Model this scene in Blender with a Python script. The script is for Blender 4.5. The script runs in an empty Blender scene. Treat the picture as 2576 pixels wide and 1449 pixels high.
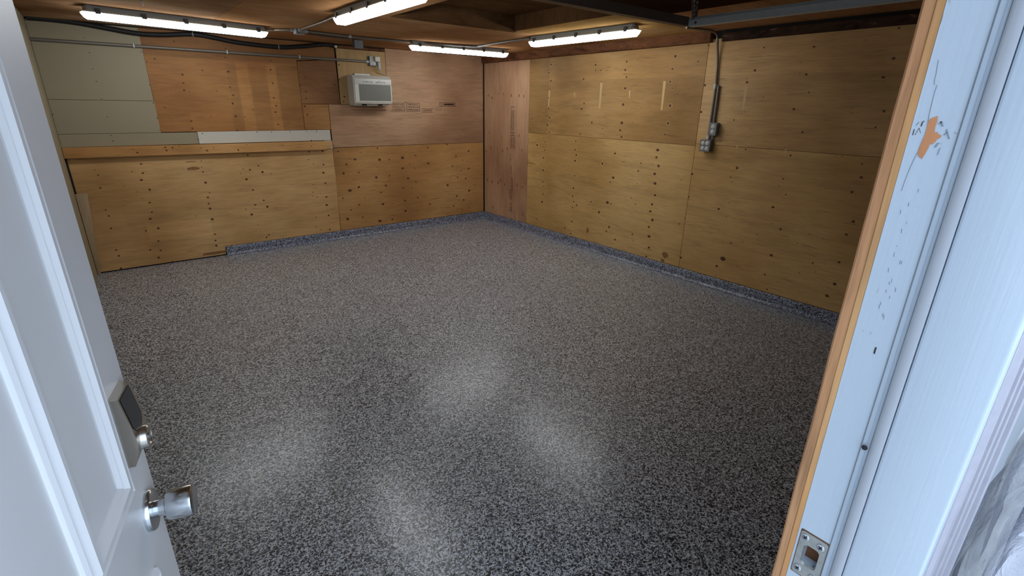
import bpy, bmesh, math, random
from mathutils import Vector, Matrix
import numpy as np

random.seed(7)
scene = bpy.context.scene
COL = scene.collection

# ---------------------------------------------------------------- camera
W, H = 2576.0, 1449.0
FPX = 1245.44
YAW, PITCH, ROLL = math.radians(38.521), math.radians(20.195), math.radians(0.936)
CAM = Vector((0.0, 0.0, 1.625))
_fw = Vector((math.sin(YAW) * math.cos(PITCH), math.cos(YAW) * math.cos(PITCH), -math.sin(PITCH)))
_r = Vector((math.cos(YAW), -math.sin(YAW), 0))
_u = _r.cross(_fw)
_r2 = _r * math.cos(ROLL) + _u * math.sin(ROLL)
_u2 = -_r * math.sin(ROLL) + _u * math.cos(ROLL)
cam_data = bpy.data.cameras.new('camera')
cam_data.sensor_width = 36.0
cam_data.lens = FPX / W * 36.0
cam_data.clip_start = 0.01
cam = bpy.data.objects.new('camera', cam_data)
COL.objects.link(cam)
cam.matrix_world = Matrix(((_r2.x, _u2.x, -_fw.x, CAM.x), (_r2.y, _u2.y, -_fw.y, CAM.y),
                           (_r2.z, _u2.z, -_fw.z, CAM.z), (0, 0, 0, 1)))
scene.camera = cam

# ---------------------------------------------------------------- world, exposure
LAMP_STRENGTH = 22.0
SKY_STRENGTH = 3.1
SKY_COLOR = (0.66, 0.80, 1.0, 1)
world = bpy.data.worlds.new('World')
scene.world = world
world.use_nodes = True
bg = world.node_tree.nodes['Background']
bg.inputs[0].default_value = SKY_COLOR
bg.inputs[1].default_value = SKY_STRENGTH
scene.view_settings.view_transform = 'Standard'
scene.view_settings.look = 'None'
scene.view_settings.exposure = 0.0
scene.view_settings.gamma = 1.0
scene.view_settings.use_curve_mapping = False

# ---------------------------------------------------------------- room dimensions (metres)
YB, XR, XL, ZC = 6.18, 4.35, -0.33, 2.26
YN = 0.16                      # inner face of the near wall
XJ = 0.575                     # right door jamb face


def ray(x, y):
    return _r2 * ((x - W / 2) / FPX) - _u2 * ((y - H / 2) / FPX) + _fw


def onY(x, y, yy):
    d = ray(x, y); return CAM + d * ((yy - CAM.y) / d.y)


def onX(x, y, xx):
    d = ray(x, y); return CAM + d * ((xx - CAM.x) / d.x)


def onZ(x, y, zz):
    d = ray(x, y); return CAM + d * ((zz - CAM.z) / d.z)


# ---------------------------------------------------------------- object helpers
def tag(o, label=None, cat=None, group=None, kind=None):
    if label: o['label'] = label
    if cat: o['category'] = cat
    if group: o['group'] = group
    if kind: o['kind'] = kind
    return o


def empty(name, loc=(0, 0, 0), rz=0.0):
    o = bpy.data.objects.new(name, None)
    o.empty_display_size = 0.05
    o.location = loc
    o.rotation_euler = (0, 0, rz)
    COL.objects.link(o)
    return o


class MB:
    """collects geometry for one mesh object"""

    def __init__(self):
        self.v = []; self.f = []; self.smooth = []

    def add(self, verts, faces, smooth=False):
        b = len(self.v)
        self.v += [tuple(p) for p in verts]
        self.f += [tuple(i + b for i in f) for f in faces]
        self.smooth += [smooth] * len(faces)
        return self

    def box(self, lo, hi, bev=0.0, seg=1, M=None):
        bm = bmesh.new()
        bmesh.ops.create_cube(bm, size=1.0)
        s = [hi[i] - lo[i] for i in range(3)]; c = [(hi[i] + lo[i]) / 2 for i in range(3)]
        for v in bm.verts:
            v.co = Vector((v.co.x * s[0] + c[0], v.co.y * s[1] + c[1], v.co.z * s[2] + c[2]))
        if bev > 0:
            bmesh.ops.bevel(bm, geom=bm.edges[:], offset=min(bev, 0.45 * min(s)), segments=seg,
                            affect='EDGES', profile=0.5)
        return self.bm(bm, M, seg > 1)

    def bm(self, bm, M=None, smooth=False):
        bm.verts.index_update()
        vs = [(M @ v.co) if M else v.co.copy() for v in bm.verts]
        fs = [tuple(v.index for v in f.verts) for f in bm.faces]
        bm.free()
        return self.add(vs, fs, smooth)

    def prism(self, poly, depth, place, bev=0.0):
        """poly: 2D points (a,b); place(a,b,t)->3D, t from 0 (front) to depth (back)"""
        n = len(poly)
        area = sum(poly[i][0] * poly[(i + 1) % n][1] - poly[(i + 1) % n][0] * poly[i][1] for i in range(n))
        if area < 0: poly = poly[::-1]
        ins = poly
        vs = []; fs = []
        if bev > 0:
            ins = []
            for i in range(n):
                p0 = Vector(poly[i - 1]); p1 = Vector(poly[i]); p2 = Vector(poly[(i + 1) % n])
                e1 = (p1 - p0).normalized(); e2 = (p2 - p1).normalized()
                n1 = Vector((-e1.y, e1.x)); n2 = Vector((-e2.y, e2.x))
                m = (n1 + n2); m = m / max(0.2, m.dot(n1))
                ins.append(tuple(p1 + m * bev))
            vs = [place(a, b, 0) for a, b in ins] + [place(a, b, bev) for a, b in poly] + [place(a, b, depth) for a, b in poly]
            rings = 3
        else:
            vs = [place(a, b, 0) for a, b in poly] + [place(a, b, depth) for a, b in poly]
            rings = 2
        fs = [tuple(range(n)), tuple(range((rings - 1) * n, rings * n))[::-1]]
        for k in range(rings - 1):
            for i in range(n):
                j = (i + 1) % n
                fs.append((k * n + i, (k + 1) * n + i, (k + 1) * n + j, k * n + j))
        return self.add(vs, fs)

    def tube(self, pts, r, n=10, cap=True, radii=None):
        pts = [Vector(p) for p in pts]
        vs = []; fs = []
        up = Vector((0, 0, 1))
        prev = None
        for i, p in enumerate(pts):
            t = (pts[min(i + 1, len(pts) - 1)] - pts[max(i - 1, 0)]).normalized()
            if prev is None:
                a = up if abs(t.dot(up)) < 0.9 else Vector((1, 0, 0))
                x = (a - t * a.dot(t)).normalized()
            else:
                x = (prev - t * prev.dot(t)).normalized()
            prev = x
            y = t.cross(x)
            rr = radii[i] if radii else r
            for k in range(n):
                an = 2 * math.pi * k / n
                vs.append(p + (x * math.cos(an) + y * math.sin(an)) * rr)
        for i in range(len(pts) - 1):
            for k in range(n):
                k2 = (k + 1) % n
                fs.append((i * n + k, i * n + k2, (i + 1) * n + k2, (i + 1) * n + k))
        self.add(vs, fs, True)
        if cap:
            b = len(self.v) - len(vs)
            self.f += [tuple(b + k for k in range(n))[::-1], tuple(b + (len(pts) - 1) * n + k for k in range(n))]
            self.smooth += [False, False]
        return self

    def lathe(self, prof, org, axis, n=24, M=None):
        """prof: (radius, height along axis)"""
        ax = Vector(axis).normalized()
        a = Vector((0, 0, 1)) if abs(ax.z) < 0.9 else Vector((1, 0, 0))
        x = (a - ax * a.dot(ax)).normalized(); y = ax.cross(x)
        vs = []; fs = []
        for r, h in prof:
            for k in range(n):
                an = 2 * math.pi * k / n
                p = Vector(org) + ax * h + (x * math.cos(an) + y * math.sin(an)) * max(r, 1e-5)
                vs.append(M @ p if M else p)
        for i in range(len(prof) - 1):
            for k in range(n):
                k2 = (k + 1) % n
                fs.append((i * n + k, i * n + k2, (i + 1) * n + k2, (i + 1) * n + k))
        fs.append(tuple(range(n))[::-1]); fs.append(tuple((len(prof) - 1) * n + k for k in range(n)))
        self.add(vs, fs, True)
        self.smooth[-1] = self.smooth[-2] = False
        return self

    def loft(self, rings, cap=True, smooth=False):
        n = len(rings[0]); vs = [p for r in rings for p in r]; fs = []
        for i in range(len(rings) - 1):
            for k in range(n):
                k2 = (k + 1) % n
                fs.append((i * n + k, i * n + k2, (i + 1) * n + k2, (i + 1) * n + k))
        if cap:
            fs.append(tuple(range(n))[::-1]); fs.append(tuple((len(rings) - 1) * n + k for k in range(n)))
        return self.add(vs, fs, smooth)

    def mesh(self, name, mat, fix=True):
        me = bpy.data.meshes.new(name)
        me.from_pydata([tuple(v) for v in self.v], [], self.f)
        me.polygons.foreach_set('use_smooth', self.smooth)
        me.update()
        if fix:
            bm = bmesh.new(); bm.from_mesh(me)
            bmesh.ops.recalc_face_normals(bm, faces=bm.faces[:])
            bm.to_mesh(me); bm.free()
        if any(self.smooth):
            try: me.set_sharp_from_angle(angle=math.radians(38))
            except Exception: pass
        me.materials.append(mat)
        return me

    def build(self, name, mat, parent=None, fix=True):
        o = bpy.data.objects.new(name, self.mesh(name, mat, fix))
        COL.objects.link(o)
        if parent: o.parent = parent
        return o


# ---------------------------------------------------------------- materials
def lin(r, g, b):
    f = lambda c: c / 12.92 if c <= 0.04045 else ((c + 0.055) / 1.055) ** 2.4
    return (f(r / 255), f(g / 255), f(b / 255), 1)


class NT:
    def __init__(self, name):
        self.m = bpy.data.materials.new(name)
        self.m.use_nodes = True
        self.t = self.m.node_tree
        self.b = self.t.nodes['Principled BSDF']

    def n(self, kind, **kw):
        nd = self.t.nodes.new(kind)
        for k, v in kw.items(): setattr(nd, k, v)
        return nd

    def l(self, a, b): self.t.links.new(a, b)

    def val(self, sock, v):
        if hasattr(v, 'default_value') or hasattr(v, 'is_output'): self.l(v, sock)
        else: sock.default_value = v

    def math(self, op, a, b=0.0, c=None):
        nd = self.n('ShaderNodeMath', operation=op)
        self.val(nd.inputs[0], a); self.val(nd.inputs[1], b)
        if c is not None: self.val(nd.inputs[2], c)
        return nd.outputs[0]

    def pos(self, scale=(1, 1, 1), off=(0, 0, 0), rot=(0, 0, 0)):
        g = self.n('ShaderNodeTexCoord')
        mp = self.n('ShaderNodeMapping')
        mp.inputs['Location'].default_value = off
        mp.inputs['Rotation'].default_value = rot
        mp.inputs['Scale'].default_value = scale
        self.l(g.outputs['Object'], mp.inputs['Vector'])
        return mp.outputs[0]

    def noise(self, vec, scale, detail=3, rough=0.55, dist=0.0):
        nd = self.n('ShaderNodeTexNoise')
        self.l(vec, nd.inputs['Vector'])
        nd.inputs['Scale'].default_value = scale
        nd.inputs['Detail'].default_value = detail
        nd.inputs['Roughness'].default_value = rough
        nd.inputs['Distortion'].default_value = dist
        return nd.outputs['Fac']

    def ramp(self, fac, stops, interp='LINEAR'):
        nd = self.n('ShaderNodeValToRGB')
        nd.color_ramp.interpolation = interp
        e = nd.color_ramp.elements
        while len(e) < len(stops): e.new(0.5)
        for i, (p, c) in enumerate(stops):
            e[i].position = p
            e[i].color = c if len(c) == 4 else (*c, 1)
        self.l(fac, nd.inputs[0])
        return nd.outputs[0]

    def mix(self, fac, a, b, blend='MIX'):
        nd = self.n('ShaderNodeMix', data_type='RGBA', blend_type=blend)
        self.val(nd.inputs['Factor'], fac)
        self.val(nd.inputs[6], a); self.val(nd.inputs[7], b)
        return nd.outputs[2]

    def bump(self, h, strength=0.2, dist=0.01):
        nd = self.n('ShaderNodeBump')
        nd.inputs['Strength'].default_value = strength
        nd.inputs['Distance'].default_value = dist
        self.l(h, nd.inputs['Height'])
        self.l(nd.outputs[0], self.b.inputs['Normal'])

    def done(self, col=None, rough=0.6, metal=0.0, spec=0.5):
        if col is not None: self.val(self.b.inputs['Base Color'], col)
        self.val(self.b.inputs['Roughness'], rough)
        self.b.inputs['Metallic'].default_value = metal
        self.b.inputs['Specular IOR Level'].default_value = spec
        return self.m


def g1(v): return (v, v, v, 1)


def ply(name, dark, mid, light, along='X', seed=0.0, streak=0.32, blotch=0.5, rough=0.6, patches=(), axis='X', spec=0.3, soft=0.04):
    """plywood veneer: fine grain along one axis, wide rotary-cut figure, tonal bands"""
    t = NT(name)

    def tone(c):
        y = 0.30 * c[0] + 0.59 * c[1] + 0.11 * c[2]
        return tuple((a + (y - a) * soft) * 1.06 for a in c[:3]) + (1,)
    dark, mid, light = tone(dark), tone(mid), tone(light)
    st = {'X': (0.35, 1, 7.0), 'Y': (1, 0.35, 7.0), 'Z': (5, 5, 0.3), 'CY': (7.0, 0.4, 1), 'CX': (0.4, 7.0, 1)}[along]
    off = (seed * 3.1, seed * 5.7, seed * 2.3)
    v = t.pos(st, off)
    fig = t.noise(v, 1.5, 4, 0.6, 1.2)
    fine = t.noise(t.pos(tuple(s * 4 for s in st), off), 6.0, 3, 0.6)
    big = t.noise(t.pos((1, 1, 1), off), 1.1, 2, 0.5)
    wav = t.math('SINE', t.math('MULTIPLY', fig, 46.0))
    wav = t.math('MULTIPLY_ADD', wav, 0.5, 0.5)
    base = t.ramp(big, [(0.32, dark), (0.5, mid), (0.68, light)])
    base = t.mix(t.math('MULTIPLY', t.math('POWER', wav, 3.0), 0.16 * blotch * 2), base, dark)
    grain = t.ramp(fine, [(0.30, g1(0.55)), (0.55, g1(1.0)), (0.8, g1(1.12))])
    base = t.mix(streak, base, t.mix(1.0, base, grain, 'MULTIPLY'))
    # uneven veneer: soft elongated smudges
    smg = t.noise(t.pos(tuple(a * 1.6 if a < 1 else (a * 0.55 if a > 1 else 1) for a in st), (off[2] + 1, off[0], off[1])), 4.2, 4, 0.65, 0.4)
    base = t.mix(0.75, base, t.mix(1.0, base, t.ramp(smg, [(0.28, g1(0.74)), (0.5, g1(1.0)), (0.74, g1(1.16))]), 'MULTIPLY'))
    # short dark checks along the grain
    chk = t.noise(t.pos(tuple(s * 2.2 for s in st), (off[0] + 3, off[1], off[2] + 9)), 5.5, 2, 0.5)
    base = t.mix(t.ramp(chk, [(0.67, g1(0)), (0.74, g1(0.55))]), base, tuple(c * 0.4 for c in dark[:3]) + (1,))
    if patches:                                  # faded / darker rectangles left by old shelving
        sp = t.n('ShaderNodeSeparateXYZ'); t.l(t.pos(), sp.inputs[0])
        uu = sp.outputs[0 if axis == 'X' else 1]; zz = sp.outputs[2]

        def step(v, e, w, up):
            nd = t.n('ShaderNodeMapRange', interpolation_type='SMOOTHSTEP'); t.l(v, nd.inputs[0])
            nd.inputs[1].default_value = e - w; nd.inputs[2].default_value = e + w
            nd.inputs[3].default_value = 0.0 if up else 1.0; nd.inputs[4].default_value = 1.0 if up else 0.0
            return nd.outputs[0]
        for (u0, u1, z0, z1, gain) in patches:
            mk = t.math('MULTIPLY', t.math('MULTIPLY', step(uu, u0, 0.012, True), step(uu, u1, 0.012, False)),
                        t.math('MULTIPLY', step(zz, z0, 0.012, True), step(zz, z1, 0.012, False)))
            base = t.mix(mk, base, t.mix(1.0, base, (gain, gain, gain, 1), 'MULTIPLY'))
    t.bump(fine, 0.12, 0.002)
    return t.done(base, rough, 0, spec)


def simple(name, col, rough=0.5, metal=0.0, var=0.08, scale=14.0, spec=0.5, bump=0.0):
    t = NT(name)
    v = t.pos()
    nz = t.noise(v, scale, 4, 0.6)
    c = t.mix(nz, tuple(x * (1 - var * 2) for x in col[:3]) + (1,), tuple(min(1, x * (1 + var)) for x in col[:3]) + (1,))
    if bump: t.bump(nz, bump, 0.003)
    rr = t.math('MULTIPLY_ADD', nz, 0.12, rough - 0.06)
    return t.done(c, rr, metal, spec)


def flake_mat(name, tint=(1, 1, 1), dark=0.5):
    """broadcast vinyl flake in clear epoxy"""
    t = NT(name)
    v = t.pos()
    wob = t.n('ShaderNodeTexNoise'); wob.inputs['Scale'].default_value = 70.0; wob.inputs['Detail'].default_value = 2
    t.l(v, wob.inputs['Vector'])
    mx = t.n('ShaderNodeMix', data_type='RGBA'); mx.blend_type = 'LINEAR_LIGHT'; mx.inputs['Factor'].default_value = 0.010
    t.l(v, mx.inputs[6]); t.l(wob.outputs['Color'], mx.inputs[7])
    vor = t.n('ShaderNodeTexVoronoi'); vor.feature = 'F1'; vor.inputs['Scale'].default_value = 185.0
    t.l(mx.outputs[2], vor.inputs['Vector'])
    sep = t.n('ShaderNodeSeparateColor'); t.l(vor.outputs['Color'], sep.inputs[0])
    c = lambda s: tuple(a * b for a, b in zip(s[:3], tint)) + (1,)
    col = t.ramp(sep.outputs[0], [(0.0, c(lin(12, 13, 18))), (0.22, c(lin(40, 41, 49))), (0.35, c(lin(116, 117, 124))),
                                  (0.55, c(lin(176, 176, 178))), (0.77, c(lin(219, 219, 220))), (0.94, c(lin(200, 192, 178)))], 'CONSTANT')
    h = t.noise(v, 90.0, 2, 0.5)
    t.bump(t.math('ADD', t.math('MULTIPLY', sep.outputs[1], 0.5), h), 0.22, 0.003)
    t.b.inputs['Coat Weight'].default_value = 0.24
    t.b.inputs['Coat Roughness'].default_value = 0.12
    bn = t.n('ShaderNodeBump'); bn.inputs['Strength'].default_value = 0.17; bn.inputs['Distance'].default_value = 0.003
    t.l(t.noise(v, 150.0, 2, 0.5), bn.inputs['Height']); t.l(bn.outputs[0], t.b.inputs['Coat Normal'])
    return t.done(col, 0.36, 0, 0.55)


def emit_mat(name, col, strength):
    t = NT(name)
    t.b.inputs['Emission Color'].default_value = col
    t.b.inputs['Emission Strength'].default_value = strength
    nz = t.noise(t.pos(), 3.0, 1)
    return t.done(t.mix(nz, (0.85, 0.87, 0.86, 1), (0.9, 0.9, 0.9, 1)), 0.4)


M = {}
# aged pine ply on the back wall, yellow ply on the right wall, pink fir ply, creamy painted ply
M['pineA'] = ply('plywood_pine_lower_back', lin(176, 133, 79), lin(202, 159, 102), lin(214, 175, 118), 'X', 1.0, patches=[(0.15, 0.72, 0.25, 0.43, 1.14), (0.0, 0.9, 0.43, 0.62, 0.93)])
M['pineB'] = ply('plywood_pine_knotty_back', lin(156, 110, 60), lin(180, 132, 75), lin(197, 152, 94), 'X', 2.0)
M['pineC'] = ply('plywood_pine_orange', lin(132, 86, 42), lin(154, 104, 54), lin(172, 124, 70), 'X', 3.0, patches=[(0.4, 2.3, 2.02, 2.3, 0.78), (1.21, 1.325, 1.3, 2.0, 1.22),
    (1.12, 1.21, 1.3, 2.0, 0.92), (1.50, 1.60, 1.3, 2.0, 1.2), (1.60, 1.84, 1.3, 2.0, 0.86), (1.335, 1.50, 1.62, 1.78, 0.84), (0.72, 1.10, 1.3, 1.51, 1.14)])
M['pineD'] = ply('plywood_patch_brown', lin(108, 70, 38), lin(134, 92, 54), lin(158, 112, 68), 'X', 4.0)
M['pineE'] = ply('plywood_pale_backing', lin(150, 118, 72), lin(178, 144, 94), lin(192, 160, 108), 'Z', 5.0)
M['fir'] = ply('plywood_pink_fir', lin(150, 111, 80), lin(174, 135, 102), lin(187, 150, 116), 'X', 6.0, 0.3, 0.9)
M['firV'] = ply('plywood_pink_fir_upright', lin(158, 116, 84), lin(182, 140, 106), lin(196, 156, 120), 'Z', 7.0, 0.2, 0.2)
M['yelA'] = ply('plywood_yellow_upper', lin(146, 108, 56), lin(167, 127, 72), lin(184, 145, 90), 'Y', 8.0, patches=[(2.7, 4.81, 1.905, 2.2, 1.14), (4.81, 5.2, 1.2, 1.905, 0.82), (4.81, 5.2, 1.905, 2.2, 0.9), (3.0, 4.0, 1.66, 1.905, 0.93)], axis='Y')
M['yelB'] = ply('plywood_yellow_lower', lin(174, 135, 75), lin(196, 156, 94), lin(209, 171, 110), 'Y', 9.0)
M['yelC'] = ply('plywood_tan_upper', lin(170, 128, 76), lin(192, 150, 94), lin(206, 166, 112), 'Y', 10.0, patches=[(0.1, 2.8, 1.90, 2.25, 1.16)], axis='Y')
M['yelD'] = ply('plywood_tan_lower', lin(166, 124, 70), lin(188, 146, 86), lin(200, 160, 100), 'Y', 11.0)
M['ceilA'] = ply('plywood_ceiling', lin(146, 104, 66), lin(176, 130, 88), lin(200, 158, 114), 'CX', 12.0, 0.6, 0.8, spec=0.0, rough=0.95)
M['ceilB'] = ply('plywood_ceiling_weathered', lin(124, 90, 60), lin(176, 138, 104), lin(232, 210, 182), 'CX', 13.0, 0.7, 0.9, spec=0.0, rough=0.95)
M['ceilC'] = ply('plywood_ceiling_pale', lin(150, 112, 62), lin(174, 134, 80), lin(196, 160, 106), 'CY', 14.0, 0.4, 0.6, spec=0.0, rough=0.95)
M['beam'] = ply('old_beam_wood', lin(58, 34, 22), lin(92, 58, 38), lin(128, 88, 60), 'Y', 15.0, 0.6, 1.0)
M['beamDark'] = ply('old_beam_wood_sooty', lin(26, 18, 14), lin(58, 40, 30), lin(104, 76, 56), 'Y', 16.0, 0.6, 1.2)
M['hatch'] = ply('hatch_wood', lin(70, 46, 27), lin(94, 65, 40), lin(114, 83, 53), 'CX', 17.0, 0.5, 0.7, spec=0.0, rough=0.95)
M['ceilShade'] = ply('plywood_ceiling_painted_shade', lin(50, 32, 20), lin(68, 44, 28), lin(88, 60, 40), 'CX', 22.0, 0.5, 0.8, spec=0.0, rough=0.95)  # ceiling shadow beside the steel angle, put into the sheet's brown


def beam_mat(name, seed, dark, mid, pale):
    t = NT(name)
    v = t.pos((1, 0.45, 1.6), (seed, seed * 2, seed))
    a = t.noise(v, 7.0, 5, 0.7, 0.8); b = t.noise(v, 16.0, 4, 0.7, 0.5); c = t.noise(t.pos((1, 0.2, 4)), 30.0, 3)
    col = t.ramp(a, [(0.32, dark), (0.52, mid), (0.70, tuple(x * 1.25 for x in mid[:3]) + (1,))])
    col = t.mix(t.ramp(b, [(0.60, g1(0)), (0.72, g1(0.85))]), col, pale)
    col = t.mix(t.ramp(b, [(0.30, g1(0.9)), (0.38, g1(0))]), col, tuple(x * 0.4 for x in dark[:3]) + (1,))
    t.bump(t.math('ADD', b, c), 0.5, 0.006)
    return t.done(col, 0.85, 0, 0.15)


M['beam'] = beam_mat('old_beam_wood', 3.0, lin(66, 40, 26), lin(112, 72, 46), lin(156, 116, 84))
M['beamDark'] = beam_mat('old_beam_wood_sooty', 5.0, lin(28, 20, 16), lin(66, 46, 34), lin(130, 98, 74))
M['cream'] = simple('cream_paint', lin(152, 141, 115), 0.55, 0, 0.05, 3.0, 0.4)
M['creamL'] = simple('cream_paint_light', lin(206, 202, 190), 0.55, 0, 0.05, 3.0, 0.4)
M['ledge'] = ply('ledge_board', lin(168, 118, 62), lin(198, 148, 88), lin(208, 162, 104), 'X', 18.0)
M['rawwood'] = ply('raw_casing_wood', lin(172, 116, 68), lin(197, 144, 90), lin(209, 160, 106), 'Z', 19.0, 0.45, 0.6)
M['sawn'] = ply('rough_sawn_edge', lin(142, 96, 62), lin(178, 128, 88), lin(194, 148, 106), 'Z', 23.0, 0.8, 0.9, rough=0.9, spec=0.1)
M['pale'] = ply('pale_offcut', lin(150, 124, 88), lin(168, 142, 106), lin(180, 156, 122), 'Z', 20.0, 0.2, 0.3)
M['gap'] = simple('dark_void_backing', lin(30, 22, 16), 0.9)
M['flake'] = flake_mat('flake_epoxy_floor', (0.97, 1.02, 1.07))
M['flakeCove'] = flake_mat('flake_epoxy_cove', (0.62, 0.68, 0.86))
M['knot'] = simple('knot_wood', lin(96, 60, 28), 0.7, 0, 0.35, 160.0)
M['knotHalo2'] = simple('knot_halo_upper', lin(176, 136, 82), 0.65, 0, 0.08, 90.0)
M['knotHalo'] = simple('knot_halo', lin(204, 164, 106), 0.65, 0, 0.12, 90.0)
M['knotPink'] = simple('knot_pink', lin(126, 78, 50), 0.65, 0, 0.15, 90.0)
M['putty'] = simple('putty_strip', lin(206, 172, 118), 0.6, 0, 0.06, 30.0)
M['stain'] = simple('grime_stain', lin(146, 106, 60), 0.7, 0, 0.2, 60.0)
M['ink'] = simple('stamp_ink', lin(58, 36, 24), 0.7, 0, 0.2, 200.0)
M['nail'] = simple('nail_head', lin(52, 42, 34), 0.5, 0.4)
M['galv'] = simple('galvanised_steel', lin(190, 197, 197), 0.5, 0.1, 0.1, 26.0)
M['emt'] = simple('emt_conduit', lin(128, 122, 112), 0.4, 0.45, 0.06, 20.0)
M['boxsteel'] = simple('steel_box', lin(120, 122, 122), 0.4, 0.5, 0.08, 30.0)
M['darksteel'] = simple('dark_brown_steel', lin(104, 88, 78), 0.55, 0.1, 0.15, 20.0)
M['cable'] = simple('black_cable', lin(13, 12, 12), 0.6)
M['plate'] = simple('grey_cover_plate', lin(122, 126, 130), 0.45, 0.6, 0.06, 30.0)
M['recept'] = simple('receptacle_face', lin(214, 210, 196), 0.45)
M['slot'] = simple('dark_slot', lin(26, 24, 24), 0.6)
M['lamphouse'] = simple('lamp_housing_grey', lin(172, 177, 176), 0.5, 0, 0.05)
M['clip'] = simple('lamp_clip_grey', lin(70, 72, 74), 0.5)
M['diff'] = emit_mat('lamp_diffuser', (0.94, 0.98, 1.0, 1), LAMP_STRENGTH)
M['lens_rim'] = simple('lamp_lens_rim', lin(214, 222, 208), 0.35)
M['acbody'] = simple('ac_plastic', lin(190, 186, 176), 0.45, 0, 0.02)
M['acface'] = simple('ac_front', lin(206, 206, 198), 0.4, 0, 0.02)
M['acgrille'] = simple('ac_grille', lin(138, 138, 130), 0.6, 0, 0.06, 60.0)
M['door'] = simple('door_paint', lin(240, 241, 242), 0.34, 0, 0.02, 6.0, 0.5)
M['white'] = simple('white_paint', lin(206, 212, 220), 0.3, 0, 0.02, 8.0, 0.5)
M['jambpaint'] = None
M['mould'] = simple('weathered_white_trim', lin(160, 158, 166), 0.45, 0, 0.08, 60.0)
M['smudge'] = simple('grey_scuff', lin(128, 138, 148), 0.5)
M['nickel'] = simple('satin_nickel', lin(206, 200, 190), 0.3, 1.0, 0.01, 8.0)
M['chrome'] = simple('satin_chrome', lin(206, 210, 214), 0.2, 1.0, 0.02, 60.0)
M['screen'] = simple('keypad_glass', lin(34, 44, 50), 0.16, 0, 0.2, 90.0)
M['strike'] = simple('worn_strike_steel', lin(178, 178, 172), 0.42, 0.7, 0.2, 160.0)
M['rust'] = simple('mortise_wood', lin(104, 66, 34), 0.8, 0, 0.3, 120.0)
M['weather'] = simple('weatherstrip', lin(168, 178, 188), 0.5, 0, 0.04)
M['chip'] = ply('bare_wood_chip', lin(160, 98, 56), lin(186, 122, 78), lin(200, 138, 92), 'Z', 21.0, 0.4, 0.4)
M['siding'] = simple('grey_siding', lin(120, 126, 134), 0.6)
M['concrete'] = simple('concrete', lin(186, 186, 184), 0.85, 0, 0.12, 9.0, 0.3, 0.3)
M['bundle'] = simple('dark_wrapped_bundle', lin(128, 130, 146), 0.6, 0, 0.12, 5.0)


def jamb_paint():
    """pale glossy paint with small chips rubbed through along the grain"""
    t = NT('jamb_paint')
    c = t.mix(t.noise(t.pos((1, 1, 0.2)), 9.0, 3), lin(174, 186, 196), lin(186, 196, 205))
    n1 = t.noise(t.pos((120, 120, 16)), 1.0, 2, 0.5)
    n2 = t.noise(t.pos((3, 3, 3)), 1.6, 2, 0.5)
    fac = t.math('MULTIPLY', t.ramp(n1, [(0.70, g1(0)), (0.73, g1(1))]), t.ramp(n2, [(0.52, g1(0)), (0.6, g1(0.8))]))
    c = t.mix(fac, c, lin(110, 108, 112))
    t.bump(t.noise(t.pos((60, 60, 1.5)), 4.0, 4), 0.12, 0.002)
    return t.done(c, 0.32, 0, 0.5)


M['jambpaint'] = jamb_paint()


def plastic_mat():
    t = NT('clear_plastic_film')
    fold = t.noise(t.pos((1, 1, 0.12)), 9.0, 3, 0.5, 0.6)
    fine = t.noise(t.pos((1, 1, 0.5)), 40.0, 4, 0.65, 1.5)
    t.bump(t.math('ADD', fold, t.math('MULTIPLY', fine, 0.35)), 0.8, 0.02)
    t.val(t.b.inputs['Alpha'], t.math('ADD', t.ramp(fold, [(0.35, g1(0.22)), (0.62, g1(0.66))]), t.ramp(fine, [(0.62, g1(0.0)), (0.72, g1(0.3))])))
    return t.done(lin(226, 228, 238), 0.08, 0, 1.0)


M['film'] = plastic_mat()

# ================================================================ SETTING
# ---- floor
mb = MB()
mb.add([(XL - 0.1, 0.10, 0), (XR + 0.1, 0.10, 0), (XR + 0.1, YB + 0.1, 0), (XL - 0.1, YB + 0.1, 0),
        (XL - 0.1, 0.10, -0.1), (XR + 0.1, 0.10, -0.1), (XR + 0.1, YB + 0.1, -0.1), (XL - 0.1, YB + 0.1, -0.1)],
       [(0, 1, 2, 3), (7, 6, 5, 4), (0, 4, 5, 1), (1, 5, 6, 2), (2, 6, 7, 3), (3, 7, 4, 0)])
floor = tag(mb.build('floor', M['flake']), 'speckled grey and black flake epoxy floor', kind='structure')
mb = MB(); mb.box((-6, -8, -0.16), (7, 0.10, -0.04))
tag(mb.build('ground', M['concrete']), 'grey concrete ground outside the doorway', kind='structure')

# ---- cove base (curved flake-coated upstand)
def cove(name, a, b, inward, label, mat):
    a = Vector((*a, 0)); b = Vector((*b, 0)); inn = Vector((*inward, 0))
    prof = [(0.0, 0.0), (0.060, 0.0005)]
    for k in range(9):
        t = math.pi / 2 * k / 8
        prof.append((0.014 + 0.034 * (1 - math.sin(t)), 0.0015 + 0.034 * (1 - math.cos(t))))
    prof += [(0.013, 0.093), (0.009, 0.0985), (0.0, 0.099)]
    rings = []
    for p in (a, b): rings.append([p + inn * d + Vector((0, 0, z)) for d, z in prof])
    m = MB(); m.loft(rings, True, True)
    return tag(m.build(name, mat), label, kind='structure')


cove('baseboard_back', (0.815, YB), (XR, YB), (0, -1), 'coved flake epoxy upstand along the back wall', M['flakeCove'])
cove('baseboard_right', (XR, YB), (XR, YN), (-1, 0), 'coved flake epoxy upstand along the right wall', M['flakeCove'])


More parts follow.
